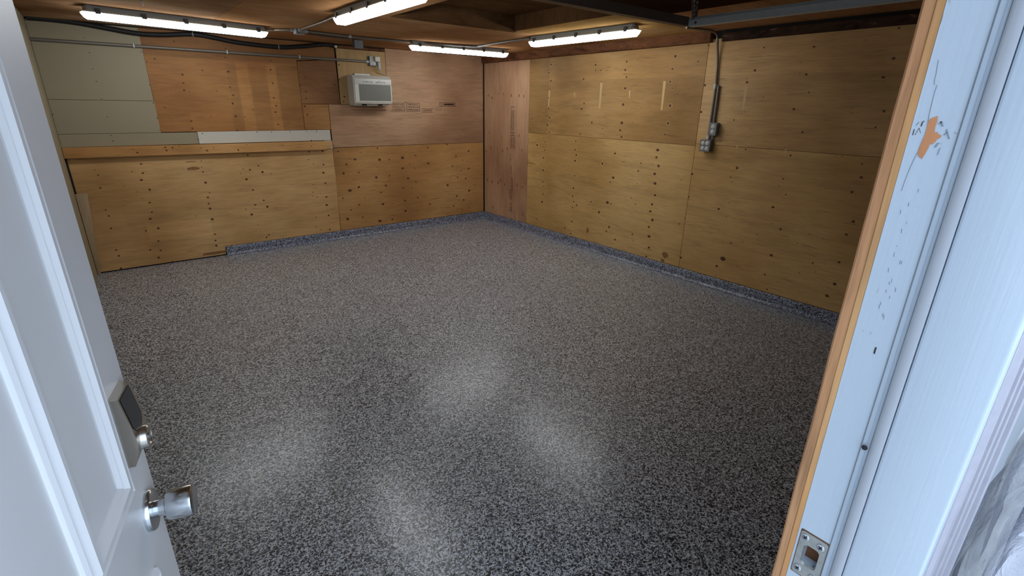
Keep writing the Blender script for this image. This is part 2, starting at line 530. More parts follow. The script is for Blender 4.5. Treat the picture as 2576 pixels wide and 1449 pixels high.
def dots(parent, name, pts, plane, rel, off, mat, halo=None, sx=1.0, sz=1.0, kind='stuff'):
    """small flat veneer knots / nail heads: pts are (px,py,radius px); plane 'Y' back wall or 'X' right wall"""
    for nm, m, k, dz in (((name + '_halo', halo, 1.6, 0.0) if halo else (None, None, 0, 0)), (name, mat, 1.0, 0.00025)):
        if nm is None: continue
        b = MB()
        for i, (px, py, r) in enumerate(pts):
            rnd = random.Random(i * 13 + int(px))
            f = onY if plane == 'Y' else onX
            p = f(px, py, rel - off - dz if plane == 'Y' else rel - off - dz)
            q = f(px, py + r, rel - off - dz)
            R = (q - p).length * k
            if k > 1: R = min(R, (f(px, py + 4, rel) - f(px, py, rel)).length * 2.2)
            n = 10
            vs = []
            el = rnd.uniform(0.95, 1.45) * (1.1 if k > 1 else 1.0) * sx
            for j in range(n):
                an = 2 * math.pi * j / n
                rr = R * rnd.uniform(0.8, 1.12)
                a, c = math.cos(an) * rr * el, math.sin(an) * rr * sz
                vs.append((p.x + a, p.y, p.z + c) if plane == 'Y' else (p.x, p.y - a, p.z + c))
            b.add(vs, [tuple(range(n))])
        o = b.build(nm, m, parent, fix=False)
        tag(o, kind=kind)


def Z(x0, y0, s, pts):
    size = {'s': 1.2, 'm': 2.05, 'l': 2.75, 'L': 3.5, 'X': 5.2}
    out = []
    for p in pts:
        k = p[2] if len(p) > 2 else 'm'
        out.append((x0 + p[0] / s, y0 + p[1] / s, size[k]))
    return out


def panelY(name, poly, mat, parent, y0=YB, th=0.014, bev=0.0015):
    m = MB(); m.prism(poly, th, lambda a, b, t: Vector((a, y0 + t, b)), bev)
    return m.build(name, mat, parent)


def panelX(name, poly, mat, parent, x0=XR, th=0.014, bev=0.0015):
    m = MB(); m.prism(poly, th, lambda a, b, t: Vector((x0 + t, a, b)), bev)
    return m.build(name, mat, parent)


def rect(a0, a1, b0, b1, g=0.0012):
    return [(a0 + g, b0 + g), (a1 - g, b0 + g), (a1 - g, b1 - g), (a0 + g, b1 - g)]


# ---- back wall
m = MB(); m.box((XL - 0.12, YB + 0.014, 0), (XR + 0.12, YB + 0.12, ZC + 0.1))
wall_back = tag(m.build('wall_back', M['gap']), 'back wall lined with plywood and cream painted boards', kind='structure')
XW = 0.444
p_w1 = panelY('painted_panel', rect(XL, XW, 1.616, 2.251), M['cream'], wall_back)
p_w2 = panelY('painted_panel', rect(XL, XW + 0.004, 1.322, 1.616), M['cream'], wall_back)
p_s1 = panelY('painted_strip', rect(XL, 0.754, 1.205, 1.322), M['cream'], wall_back)
p_s2 = panelY('painted_strip', rect(0.754, 2.118, 1.205, 1.326), M['creamL'], wall_back, YB - 0.004)
p_b4 = panelY('plywood_sheet', [(XW + 0.002, 1.327), (1.829, 1.327), (1.829, 2.06), (2.262, 2.10), (2.262, 2.252), (XW - 0.002, 2.252)], M['pineC'], wall_back)
p_b5 = panelY('plywood_patch', [(1.831, 1.612), (2.274, 1.612), (2.262, 2.094), (1.831, 2.05)], M['pineD'], wall_back, YB - 0.003)
p_b6 = panelY('plywood_patch', rect(1.831, 2.130, 1.327, 1.609), M['pineC'], wall_back, YB - 0.001)
p_b7 = panelY('backing_sheet', rect(2.279, 2.880, 1.612, 2.215), M['pineE'], wall_back, YB - 0.006)
p_b7t = panelY('header_strip', rect(2.27, 2.884, 2.217, 2.245), M['beam'], wall_back, YB - 0.008)
p_b8 = panelY('plywood_sheet', [(2.134, 1.121), (4.338, 1.119), (4.338, 2.256), (2.885, 2.256), (2.885, 1.609), (2.134, 1.609)], M['fir'], wall_back)
p_b9 = panelY('plywood_sheet', [(XL + 0.014, 0.012), (0.806, 0.012), (0.812, 0.101), (2.117, 0.101), (2.131, 1.118), (2.131, 1.2), (XL + 0.014, 1.2)], M['pineA'], wall_back)
p_b10 = panelY('plywood_sheet', rect(2.122, 4.338, 0.101, 1.117), M['pineB'], wall_back)
# ledge board under the painted strips, with its clipped end
m = MB()
m.prism([(XL + 0.002, 1.112), (2.035, 1.104), (2.085, 1.125), (2.10, 1.150), (2.10, 1.196), (XL + 0.002, 1.206)], 0.05,
        lambda a, b, t: Vector((a, YB - 0.05 + t, b)), 0.003)
ledge = m.build('ledge_board', M['ledge'], wall_back)
m = MB()
m.prism(rect(2.035, 2.12, 1.11, 1.204), 0.008, lambda a, b, t: Vector((a, YB - 0.009 + t, b)), 0.001)
m.build('ledge_end_block', M['creamL'], wall_back)

dots(p_b9, 'knots', Z(0, 350, 3.677, [(880, 283, 's'), (907, 333), (928, 452), (978, 655), (1007, 710), (1027, 826), (1075, 1025), (1100, 1080), (1118, 1195),
    (1305, 230), (1322, 315), (1308, 378, 'l'), (1385, 467, 'l'), (1268, 489, 's'), (1385, 587), (1405, 675), (1390, 738, 'l'), (1465, 825, 'l'), (1465, 942), (1485, 1030),
    (1390, 1025), (1468, 1095, 'l'), (1595, 1128, 's'), (1350, 848), (1150, 437, 's'), (1222, 300, 's'), (1862, 203, 's'), (1865, 258, 's'), (1878, 303), (1902, 402, 'l'),
    (1938, 497, 's'), (1923, 540), (1930, 597), (1943, 643, 'l'), (1963, 741, 'l'), (1988, 879), (1993, 937), (2002, 985, 'l'), (1815, 712, 's')])
    + Z(560, 350, 4.83, [(305, 195), (435, 323), (332, 372), (485, 400, 'l'), (290, 488, 'l'), (250, 360, 's'), (220, 415, 's'), (595, 418, 's'), (370, 618), (500, 743),
    (397, 798), (545, 820, 'l'), (355, 915, 'l'), (282, 850, 's'), (647, 836, 's'), (430, 1045, 's'), (562, 1165), (535, 1195), (1050, 155), (1213, 145), (1225, 310),
    (1225, 408, 'l'), (1105, 303, 's'), (1097, 553, 's'), (1250, 535), (1262, 703), (1265, 800, 'l'), (1150, 703, 's'), (1137, 950, 's'), (1290, 927), (1302, 1097),
    (1197, 1100, 's'), (1045, 250, 's'), (1097, 645, 's'), (1097, 690, 's'), (1135, 1065, 's')]), 'Y', YB, 0.0004, M['knot'])
dots(p_b10, 'knots', Z(830, 340, 5.5725, [(115, 230), (350, 340, 'l'), (232, 408, 'l'), (190, 535, 'L'), (405, 523), (428, 245, 's'), (695, 345, 'L'), (665, 182), (832, 342),
    (1015, 318, 'L'), (1020, 465, 'l'), (1200, 285), (1190, 463, 's'), (1118, 400, 's'), (650, 592, 'L'), (835, 570), (1097, 608, 'l'), (1207, 658), (785, 706, 'l'),
    (405, 728, 'l'), (280, 778, 'L'), (715, 803), (1027, 743), (1152, 752, 's'), (180, 883), (490, 883, 's'), (743, 965, 'l'), (1233, 878), (1055, 920, 'l'), (876, 956, 's'),
    (412, 977), (297, 1050), (1060, 1062, 'l'), (1228, 1052, 's'), (460, 1150), (250, 1177, 'L'), (700, 1203, 'L'), (876, 1180), (1370, 175), (1378, 396, 'l'), (1402, 968),
    (1767, 293), (1943, 222, 'l'), (1717, 433), (1858, 352, 's'), (1945, 470), (1845, 500, 's'), (1787, 590), (1905, 608), (1688, 598, 's'), (1650, 700, 'l'), (1952, 778, 'l'),
    (1780, 853), (1875, 907), (1735, 993), (2037, 928, 's'), (1950, 1018, 's'), (1857, 1052, 's'), (2030, 690, 's'), (1640, 127)]), 'Y', YB, 0.0004, M['knot'])
dots(p_b4, 'knots', Z(0, 0, 2.994, [(1310, 310), (1165, 443), (1375, 563, 'l'), (1382, 625), (1387, 680, 'l'), (1427, 687, 's'), (1440, 912), (1450, 967), (1695, 433), (1700, 367),
    (1720, 540, 'l'), (1733, 657), (1757, 717), (1752, 780, 'l'), (1775, 876, 'l'), (1787, 983), (1525, 530), (1310, 245), (2037, 457), (2038, 525), (2055, 627), (2062, 737),
    (2080, 797), (2075, 845), (2097, 937), (1905, 828, 's'), (2030, 405), (1242, 810), (1590, 877, 's'), (1635, 687, 's'), (1845, 880, 's')]), 'Y', YB, 0.0004, M['knot'])
dots(p_b5, 'knots', Z(0, 0, 2.994, [(2300, 583), (2263, 643), (2303, 690), (2307, 740), (2520, 640), (2260, 545, 's'), (2530, 690, 's'), (2420, 690, 's')]),
     'Y', YB - 0.003, 0.0004, M['knot'])
dots(p_b6, 'knots', Z(0, 0, 2.994, [(2295, 800, 'l'), (2315, 863), (2310, 970, 's')]), 'Y', YB - 0.001, 0.0004, M['knot'])
dots(p_b7, 'knots', Z(830, 80, 6.586, [(110, 305, 's'), (150, 545), (150, 795), (75, 880, 's'), (240, 1075), (225, 1155), (105, 900, 's')]), 'Y', YB - 0.006, 0.0004, M['knot'])
dots(p_w1, 'nail_heads', Z(0, 0, 2.994, [(630, 285, 's'), (1030, 225, 's'), (1065, 390, 's'), (1105, 465, 's'), (675, 397, 's'), (697, 518, 's'), (725, 613, 's'), (310, 603, 's'), (283, 495, 's'),
    (252, 415, 's'), (345, 727, 's'), (1130, 640, 's'), (765, 745, 's')]), 'Y', YB, 0.0005, M['nail'])
dots(p_w2, 'nail_heads', Z(0, 0, 2.994, [(1155, 775, 's'), (1185, 890, 's'), (1205, 980, 's'), (360, 762, 's'), (397, 863, 's'), (420, 985, 's'), (808, 880, 's')]), 'Y', YB, 0.0005, M['nail'])
dots(p_s1, 'nail_heads', Z(0, 0, 2.994, [(435, 1025, 's'), (450, 1070, 's'), (838, 1020, 's'), (850, 1062, 's'), (1490, 1050, 's')]), 'Y', YB, 0.0005, M['nail'])
dots(p_s2, 'nail_heads', Z(0, 0, 2.994, [(1525, 1005, 's'), (1935, 995, 's'), (2045, 995, 's'), (2185, 992, 's'), (2310, 990, 's'), (2385, 990, 's'), (2345, 1058, 's')]),
     'Y', YB - 0.004, 0.0005, M['nail'])
dots(ledge, 'knots', Z(0, 0, 2.994, [(1245, 1110), (1300, 1112), (1255, 1133), (1035, 1150), (1510, 1115, 's'), (1560, 1135), (1610, 1115, 's'), (1795, 1130), (1860, 1092, 's'),
    (1000, 1125, 's'), (2130, 1095, 's'), (2345, 1100, 's'), (1350, 1100, 's')]), 'Y', YB - 0.05, 0.0004, M['knot'])
dots(p_b8, 'knots', [(1099, 207, 1.2), (840, 365, 1.0), (1020, 257, 1.6)], 'Y', YB, 0.0004, M['knot'])


def quadY(m, x0, x1, z0, z1, y): m.add([(x0, y, z0), (x1, y, z0), (x1, y, z1), (x0, y, z1)], [(0, 1, 2, 3)])


def quadX(m, y0, y1, z0, z1, x): m.add([(x, y0, z0), (x, y1, z0), (x, y1, z1), (x, y0, z1)], [(0, 1, 2, 3)])


def frame_marks(bar, u0, u1, v0, v1, t, rows, seed, sides='lrtb'):
    """outlined grade-stamp with rows of small smudged print"""
    rnd = random.Random(seed)
    if 'l' in sides: bar(u0, u0 + t, v0, v1)
    if 'r' in sides: bar(u1 - t, u1, v0, v1)
    if 'b' in sides: bar(u0, u1, v0, v0 + t)
    if 't' in sides: bar(u0, u1, v1 - t, v1)
    hh = (v1 - v0) / (rows * 2 + 1)
    for r in range(rows):
        u = u0 + (u1 - u0) * 0.12
        v = v1 - hh * (2 * r + 2)
        while u < u1 - (u1 - u0) * 0.14:
            w = rnd.uniform(0.006, 0.016)
            bar(u, min(u + w, u1 - 0.01), v + hh * rnd.uniform(0, 0.2), v + hh * rnd.uniform(0.75, 1.0))
            u += w + rnd.uniform(0.003, 0.012)


m = MB(); by = lambda a, b, c, d: quadY(m, a, b, c, d, YB - 0.0006)
frame_marks(by, 2.915, 3.105, 1.540, 1.637, 0.005, 3, 1, 'rtb')
frame_marks(by, 3.135, 3.322, 1.540, 1.640, 0.005, 3, 2)
frame_marks(by, 3.352, 3.52, 1.528, 1.572, 0.005, 1, 3, 'tb')
frame_marks(by, 3.54, 3.66, 1.545, 1.565, 0.0, 1, 4, '')
frame_marks(by, 3.622, 3.872, 1.604, 1.652, 0.006, 1, 5)
for k in range(9): by(3.70 + k * 0.017, 3.716 + k * 0.017, 1.628 - (0.006 if k % 3 else 0.010), 1.640)
tag(m.build('stamp_print', M['ink'], p_b8, fix=False), kind='stuff')
m = MB()
for (px, py, w, h) in [(486, 424, 12, 4), (480, 407, 10, 1.0), (545, 636, 30, 3.0)]:
    p = onY(px, py, YB - 0.0005); k = 0.0051
    m.add([(p.x + math.cos(a) * w * k * random.uniform(0.8, 1.2), p.y, p.z + math.sin(a) * h * k * random.uniform(0.7, 1.2)) for a in [i * math.pi / 7 for i in range(14)]], [tuple(range(14))])
tag(m.build('grime_marks', M['stain'], p_b9, fix=False), kind='stuff')

# ---- right wall
m = MB(); m.box((XR + 0.014, 0.0, 0), (XR + 0.12, YB + 0.12, ZC + 0.1))
wall_right = tag(m.build('wall_right', M['gap']), 'right wall lined with knotty yellow plywood sheets', kind='structure')
Y1, Y2 = 5.175, 2.729
p_r1 = panelX('plywood_strip', rect(Y1, YB - 0.012, 0.100, 2.20), M['firV'], wall_right)
p_r2 = panelX('plywood_sheet', rect(Y2, Y1, 1.300, 2.20), M['yelA'], wall_right)
p_r3 = panelX('plywood_sheet', rect(Y2, Y1, 0.100, 1.300), M['yelB'], wall_right)
p_r4 = panelX('plywood_sheet', rect(YN, Y2, 1.318, 2.20), M['yelC'], wall_right)
p_r5 = panelX('plywood_sheet', rect(YN, Y2, 0.100, 1.318), M['yelD'], wall_right)
R2 = Z(1200, 0, 3.677, [(685, 597, 'l'), (665, 673, 'l'), (683, 748, 'l'), (675, 818), (660, 907), (663, 1007, 'l'), (670, 1088, 'l'), (650, 1155, 'l'), (668, 1223), (508, 1098),
    (1097, 600, 'l'), (985, 732, 'l'), (1098, 652), (1142, 650), (990, 957, 'l'), (967, 1007, 'l'), (1062, 1135, 'l'), (953, 1240), (1150, 760, 's'), (1385, 570, 'l'), (1370, 647, 'l'),
    (1383, 714, 'l'), (1370, 818, 'L'), (1352, 967, 'L'), (1340, 1137, 'L'), (1325, 1205, 'l'), (1337, 1267, 'l'), (1490, 551, 's'), (1835, 520, 'L'), (1807, 638, 'l'), (1787, 756, 'l'),
    (1805, 816, 'l'), (1785, 977, 'L'), (1767, 1140, 'L'), (1740, 1245, 'l'), (1750, 745, 's'), (1927, 750, 's'), (1522, 998, 's'), (1437, 1133, 's'), (1160, 1190, 's'), (2070, 890, 's'),
    (2040, 1100, 's'), (2045, 568), (1710, 1025, 's'), (1970, 1207, 's'), (780, 1097, 's'), (788, 770, 's'), (1200, 652, 's'), (925, 805, 's')])
dots(p_r2, 'knots', R2, 'X', XR, 0.0004, M['knot'], M['knotHalo2'])
R3 = Z(1150, 300, 3.677, [(803, 173), (815, 211), (808, 286), (797, 358, 'l'), (795, 472, 'l'), (792, 580), (800, 620), (797, 690), (785, 763, 'l'), (740, 238, 'l'), (908, 243, 's'),
    (905, 315, 's'), (1098, 203, 'l'), (1090, 282, 'l'), (1102, 330, 'l'), (1090, 385, 'l'), (1087, 523), (1075, 637, 'l'), (1067, 712), (1078, 763), (1067, 817), (1060, 945),
    (1050, 1057), (1460, 317, 'l'), (1343, 410, 'L'), (1443, 540, 'L'), (1415, 583), (1238, 763), (1390, 770, 'L'), (1425, 783), (1215, 795, 's'), (1312, 860, 'L'), (1405, 997, 'l'),
    (1380, 1037), (1700, 408), (1675, 477), (1667, 597, 's'), (1610, 728, 's'), (1855, 284, 'L'), (1843, 353, 'l'), (1863, 433, 'L'), (1827, 505, 'L'), (1830, 593, 'L'), (1830, 703, 'l'),
    (1803, 787, 'l'), (1787, 852, 'l'), (1807, 932, 'L'), (1773, 997, 'l'), (1775, 1083, 'L'), (1773, 1187, 'l'), (1748, 1268), (1620, 1065), (1460, 1113), (1627, 1127, 's'),
    (2072, 562, 's'), (1650, 787, 's'), (1105, 795), (995, 1005), (930, 993, 's'), (860, 985, 's'), (735, 920), (2055, 967), (1245, 350, 's')])
dots(p_r3, 'knots', R3, 'X', XR, 0.0004, M['knot'], M['knotHalo'])
R4 = Z(1700, 0, 2.9395, [(585, 520, 'L'), (527, 608, 'l'), (525, 580, 's'), (653, 352), (1023, 345, 'l'), (1650, 208, 'l'), (1610, 432, 'L'), (1533, 572, 'L'), (1540, 822, 'L'), (1477, 942, 'l'),
    (965, 551, 'l'), (918, 537, 's'), (983, 683), (873, 807, 'l'), (937, 978, 'l'), (430, 888), (555, 951, 's'), (648, 717, 's'), (927, 461, 's'), (1400, 297, 's'), (1303, 798, 's'),
    (1300, 835, 's'), (512, 828, 's'), (487, 838, 's'), (325, 815, 's'), (215, 630, 'L'), (188, 828, 'l'), (240, 335)])
dots(p_r4, 'knots', R4, 'X', XR, 0.0004, M['knot'])
R5 = Z(1700, 0, 2.9395, [(517, 1104), (450, 1105, 's'), (812, 1093, 's'), (848, 1150, 'l'), (453, 1243, 'L'), (405, 1312), (415, 1347, 's'), (795, 1323), (813, 1440), (1378, 1213), (1372, 1312, 'L'),
    (1303, 1420, 'L'), (1185, 1160, 's'), (1230, 1157, 's'), (765, 1377, 's'), (1065, 1405, 's')]) + Z(1700, 400, 3.677, [(397, 462, 'l'), (490, 405, 's'), (540, 552, 's'), (467, 531, 's'),
    (898, 446, 'l'), (970, 650, 'l'), (887, 600, 's'), (1643, 578, 'L'), (1577, 698, 'l'), (1510, 955, 'l'), (1470, 1157, 'L'), (1400, 1267, 'L'), (883, 890, 'L'), (825, 1070), (843, 1205),
    (508, 778), (437, 922, 'X'), (378, 990, 'l'), (1267, 962), (1235, 697, 's'), (1360, 741, 's'), (1123, 780, 's'), (755, 700, 's'), (1293, 1045, 's'), (1145, 1050, 's'), (1217, 1322, 's'),
    (570, 992, 's'), (430, 767, 's'), (618, 768, 's'), (372, 1077, 's'), (152, 138, 'l'), (120, 352), (83, 550, 's'), (47, 912, 'l')])
dots(p_r5, 'knots', R5, 'X', XR, 0.0004, M['knot'])
dots(p_r1, 'knots', [(x, y, r) for x, y, r in Z(1200, 0, 3.677, [(105, 885), (140, 905), (200, 865, 's'), (245, 870), (318, 882), (390, 885), (432, 890), (85, 1400), (130, 1365), (185, 1380, 's'),
    (237, 1395), (280, 1375), (345, 1360), (415, 1390), (105, 1230, 's'), (228, 1270, 's'), (390, 1255), (280, 705, 's')])] + Z(1150, 300, 3.677, [(280, 560), (325, 575), (380, 585), (400, 565),
    (440, 605), (555, 610), (600, 630), (330, 815), (605, 880), (450, 430, 's')]), 'X', XR, 0.0004, M['knotPink'], None, 0.8, 2.1)
# putty strips along studs
m = MB(); m5 = MB()
for (mm, xa, ya, xb, yb_, w) in [(m, 1513, 208, 1508, 273, 3.2), (m, 1672, 204, 1664, 278, 3.4), (m, 1382, 228, 1380, 268, 2.2), (m, 1584, 228, 1583, 246, 1.8), (m, 1446, 234, 1445, 244, 1.5),
                                 (m5, 1877, 215, 1869, 276, 4.2), (m5, 1855, 365, 1853, 380, 2.2), (m5, 1977, 372, 1976, 385, 2.2)]:
    a = onX(xa, ya, XR - 0.0005); b = onX(xb, yb_, XR - 0.0005); h = (onX(xa + w, ya, XR).y - a.y)
    mm.add([(a.x, a.y - h, a.z), (a.x, a.y + h, a.z), (b.x, b.y + h * 0.6, b.z), (b.x, b.y - h * 0.6, b.z)], [(0, 1, 2, 3)])
tag(m.build('putty_strips', M['putty'], p_r2, fix=False), kind='stuff')
tag(m5.build('putty_strips', M['putty'], p_r4, fix=False), kind='stuff')
m = MB()
for (px, py, w, h) in [(1478, 580, 5, 8), (1674, 642, 10, 7), (1667, 655, 6, 4), (1335, 410, 22, 1.2)]:
    p = onX(px, py, XR - 0.0005); k = 0.0045
    m.add([(p.x, p.y + math.cos(a) * w * k * random.uniform(0.7, 1.2), p.z + math.sin(a) * h * k * random.uniform(0.7, 1.2)) for a in [i * math.pi / 7 for i in range(14)]], [tuple(range(14))])
tag(m.build('grime_marks', M['stain'], p_r3, fix=False), kind='stuff')
# stamp column on the pink sheet
m = MB(); bx_ = lambda a, b, c, d: quadX(m, 5.55 - c * 1.0, 5.55 - d * 1.0, a, b, XR - 0.0006)
for (u0, u1, v0, v1, rows, sd, sides) in [(1.28, 1.615, 0.0, 0.085, 2, 11, 'lrb'), (1.06, 1.255, 0.0, 0.085, 2, 12, 'rbt'), (0.88, 1.02, -0.01, 0.03, 1, 13, ''), (0.72, 0.86, -0.01, 0.05, 1, 14, ''),
                                          (0.52, 0.70, 0.03, 0.075, 1, 15, 'lb'), (0.36, 0.51, -0.02, 0.075, 2, 16, 'r'), (0.21, 0.35, -0.02, 0.075, 2, 17, 'l')]:
    frame_marks(bx_, u0, u1, v0, v1, 0.006, rows, sd, sides)
tag(m.build('stamp_print', M['ink'], p_r1, fix=False), kind='stuff')

# header beams at the top of the right wall
m = MB(); m.box((XR - 0.045, 2.70, 2.172), (XR + 0.01, YB - 0.002, ZC + 0.012), 0.004)
tag(m.build('trim_1', M['beam']), 'rough brown header beam over the yellow plywood by the back corner', kind='structure')
m = MB(); m.box((XR - 0.03, YN, 2.172), (XR + 0.01, 2.60, 2.235), 0.004)
tag(m.build('trim_2', M['beamDark']), 'sooty dark header beam running from the conduit toward the doorway', kind='structure')

# ---- left wall
m = MB(); m.box((XL - 0.12, YN, 0), (XL, YB + 0.12, ZC + 0.1))
wall_left = tag(m.build('wall_left', M['cream']), 'cream painted left wall beside the open door', kind='structure')

# ---- ceiling with recessed hatch
HX0, HX1, HY0, HY1 = 1.922, 3.117, 2.735, 3.935
m = MB()
T0, T1 = ZC + 0.012, ZC + 0.16
for lo, hi in (((XL - 0.12, 0.0), (HX0, YB + 0.12)), ((HX1, 0.0), (XR + 0.12, YB + 0.12)), ((HX0, 0.0), (HX1, HY0)), ((HX0, HY1), (HX1, YB + 0.12))):
    m.box((lo[0], lo[1], T0), (hi[0], hi[1], T1))
m.box((HX0 - 0.02, HY0 - 0.02, ZC + 0.145), (HX1 + 0.02, HY1 + 0.02, ZC + 0.2))
ceiling = tag(m.build('ceiling', M['gap']), 'plywood ceiling with a square recessed hatch', kind='structure')


def sheetZ(name, poly, mat, z0=ZC, th=0.012):
    mm = MB(); mm.prism(poly, th, lambda a, b, t: Vector((a, b, z0 + t)), 0.0012)
    return mm.build(name, mat, ceiling)


for (a0, a1, b0, b1, mt) in [(XL, 0.92, 3.935, YB, 'ceilB'), (0.92, 2.55, 3.935, YB, 'ceilA'), (2.55, XR, 3.935, YB, 'ceilA'),
                             (XL, 0.92, 1.5, 3.935, 'ceilB'), (0.92, HX0, 2.735, 3.935, 'ceilA'), (HX1, XR, 2.735, 3.935, 'ceilC'),
                             (0.92, 2.14, YN, 2.735, 'ceilA'), (2.14, 3.36, YN, 2.735, 'ceilShade'), (3.36, XR, YN, 2.735, 'ceilA'), (XL, 0.92, YN, 1.5, 'ceilA')]:
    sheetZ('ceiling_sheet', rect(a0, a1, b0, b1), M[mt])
# hatch lining: four boards and the lid
for lo, hi in (((HX0, HY1 - 0.018, ZC + 0.002), (HX1, HY1, ZC + 0.145)), ((HX0, HY0, ZC + 0.002), (HX1, HY0 + 0.018, ZC + 0.145)),
               ((HX0, HY0 + 0.018, ZC + 0.002), (HX0 + 0.018, HY1 - 0.018, ZC + 0.145)), ((HX1 - 0.018, HY0 + 0.018, ZC + 0.002), (HX1, HY1 - 0.018, ZC + 0.145))):
    m = MB(); m.box(lo, hi, 0.002); m.build('hatch_side', M['hatch'], ceiling)
m = MB(); m.box((HX0 + 0.018, HY0 + 0.018, ZC + 0.122), (HX1 - 0.018, HY1 - 0.018, ZC + 0.145), 0.002)
m.build('hatch_lid', M['hatch'], ceiling)
m = MB(); m.box((HX0 - 0.01, HY1 - 0.006, ZC - 0.006), (HX1 + 0.01, HY1 + 0.03, ZC + 0.001), 0.001)
m.build('hatch_edge_strip', M['hatch'], ceiling)
m = MB(); m.box((HX0 + 0.3, HY0 - 0.025, ZC - 0.005), (HX1 + 0.01, HY0 + 0.004, ZC + 0.001), 0.001)
m.build('hatch_edge_strip', M['ceilC'], ceiling)

# ---- near wall (the doorway wall), opening for the entrance door
DX0, DX1, DZ = -0.262, XJ, 2.07
m = MB()
m.box((XL - 0.12, 0.045, 0), (DX0 - 0.035, YN, ZC + 0.1))
m.box((DX1 + 0.035, 0.045, 0), (XR + 0.12, YN, ZC + 0.1))
m.box((DX0 - 0.035, 0.045, DZ + 0.035), (DX1 + 0.035, YN, ZC + 0.1))
tag(m.build('wall_front', M['siding']), 'front wall around the entrance doorway', kind='structure')

# ================================================================ DOOR FRAME (right jamb in view)
frame = empty('door_frame', (0, 0, 0))
tag(frame, 'pale blue-white painted door frame with raw wood inner casing', 'door frame')
# jamb boards: right, left, head
m = MB()
BY0, BY1, BZ0, BZ1 = 0.1185, 0.1365, 1.0955, 1.1265
for lo, hi in (((0.088, -0.03), (0.1462, BZ0)), ((0.088, BZ1), (0.1462, DZ + 0.034)), ((0.088, BZ0), (BY0, BZ1)), ((BY1, BZ0), (0.1462, BZ1))):
    m.box((DX1, lo[0], lo[1]), (DX1 + 0.034, hi[0], hi[1]))
jamb = m.build('jamb', M['jambpaint'], frame)
m = MB(); m.box((DX1 + 0.016, BY0 - 0.004, BZ0 - 0.004), (DX1 + 0.030, BY1 + 0.004, BZ1 + 0.004)); m.build('mortise', M['rust'], frame)
m = MB(); m.box((DX0 - 0.034, 0.088, -0.03), (DX0, 0.1462, DZ + 0.034), 0.0012); m.build('jamb', M['jambpaint'], frame)
m = MB(); m.box((DX0, 0.088, DZ), (DX1, 0.1462, DZ + 0.034), 0.0012); m.build('jamb', M['jambpaint'], frame)


def wavy_post(x0, x1, y0, y1, z0, z1, amp, seed, n=60):
    """rough-sawn post: inner edge wanders a little with height"""
    rnd = random.Random(seed); rings = []
    ph = [rnd.uniform(0, 6.28) for _ in range(4)]
    for i in range(n + 1):
        z = z0 + (z1 - z0) * i / n
        w = amp * (math.sin(z * 3.1 + ph[0]) * 0.6 + math.sin(z * 9.7 + ph[1]) * 0.3 + math.sin(z * 31 + ph[2]) * 0.2 + rnd.uniform(-0.25, 0.25))
        rings.append([Vector((x0, y0, z)), Vector((x0 + 0.0012, y0 - 0.0006, z)), Vector((x1, y0, z)), Vector((x1, y1 + w, z)), Vector((x0 + 0.0016, y1 + w, z)), Vector((x0, y1 - 0.002 + w, z))])
    return rings


m = MB(); m.loft(wavy_post(DX1 + 0.0005, DX1 + 0.09, 0.1466, 0.1545, 0.0, DZ + 0.09, 0.0004, 3))
m.build('raw_casing', M['rawwood'], frame)
m = MB(); m.loft(wavy_post(DX1 + 0.0016, DX1 + 0.09, 0.1535, 0.1640, 0.0, DZ + 0.09, 0.0010, 4))
m.build('sawn_edge', M['sawn'], frame)
m = MB(); m.box((DX0 - 0.064, 0.1602, 0.0), (DX0 - 0.0355, 0.1772, DZ + 0.09), 0.001); m.build('raw_casing', M['rawwood'], frame)
# stop with chamfer, weatherstrip bulb, outer board
XS = 0.563
m = MB(); m.loft([[Vector((XS, 0.0912, z)), Vector((XS + 0.002, 0.0912, z)), Vector((XS + 0.012, 0.1035, z)), Vector((DX1 + 0.001, 0.1035, z)), Vector((DX1 + 0.001, 0.088, z)), Vector((XS, 0.088, z))] for z in (-0.02, DZ)])
stop = MB(); prof = [(XS - 0.0005, 0.0916), (XS + 0.0006, 0.0950), (XS + 0.0030, 0.0990), (XS + 0.0060, 0.1022), (XS + 0.0095, 0.1036), (DX1 + 0.001, 0.1036), (DX1 + 0.001, 0.0916)]
stop.loft([[Vector((a, b, z)) for a, b in prof] for z in (-0.02, DZ)], True, True)
stop.build('stop', M['white'], frame)
wsx = [(DX1 + 0.001, 0.1036), (DX1 - 0.0010, 0.1042), (DX1 - 0.0018, 0.1060), (DX1 - 0.0012, 0.1076), (DX1 - 0.0026, 0.1092), (DX1 - 0.0026, 0.1108), (DX1 - 0.0008, 0.1122), (DX1 + 0.001, 0.1126)]
ws = MB(); ws.loft([[Vector((a, b, z)) for a, b in wsx] for z in (-0.02, DZ)], True, True)
ws.build('weatherstrip', M['weather'], frame)
m = MB(); m.box((XS, 0.0305, -0.03), (XS + 0.05, 0.0910, DZ + 0.05), 0.0028, 3); m.build('outer_board', M['jambpaint'], frame)
m = MB(); m.box((DX0 - 0.038, 0.0305, -0.03), (DX0 + 0.012, 0.0910, DZ + 0.05), 0.0028, 3); m.build('outer_board', M['jambpaint'], frame)
m = MB(); m.box((DX0 + 0.012, 0.0305, DZ - 0.012), (XS, 0.0910, DZ + 0.05), 0.0028, 3); m.build('outer_board', M['jambpaint'], frame)
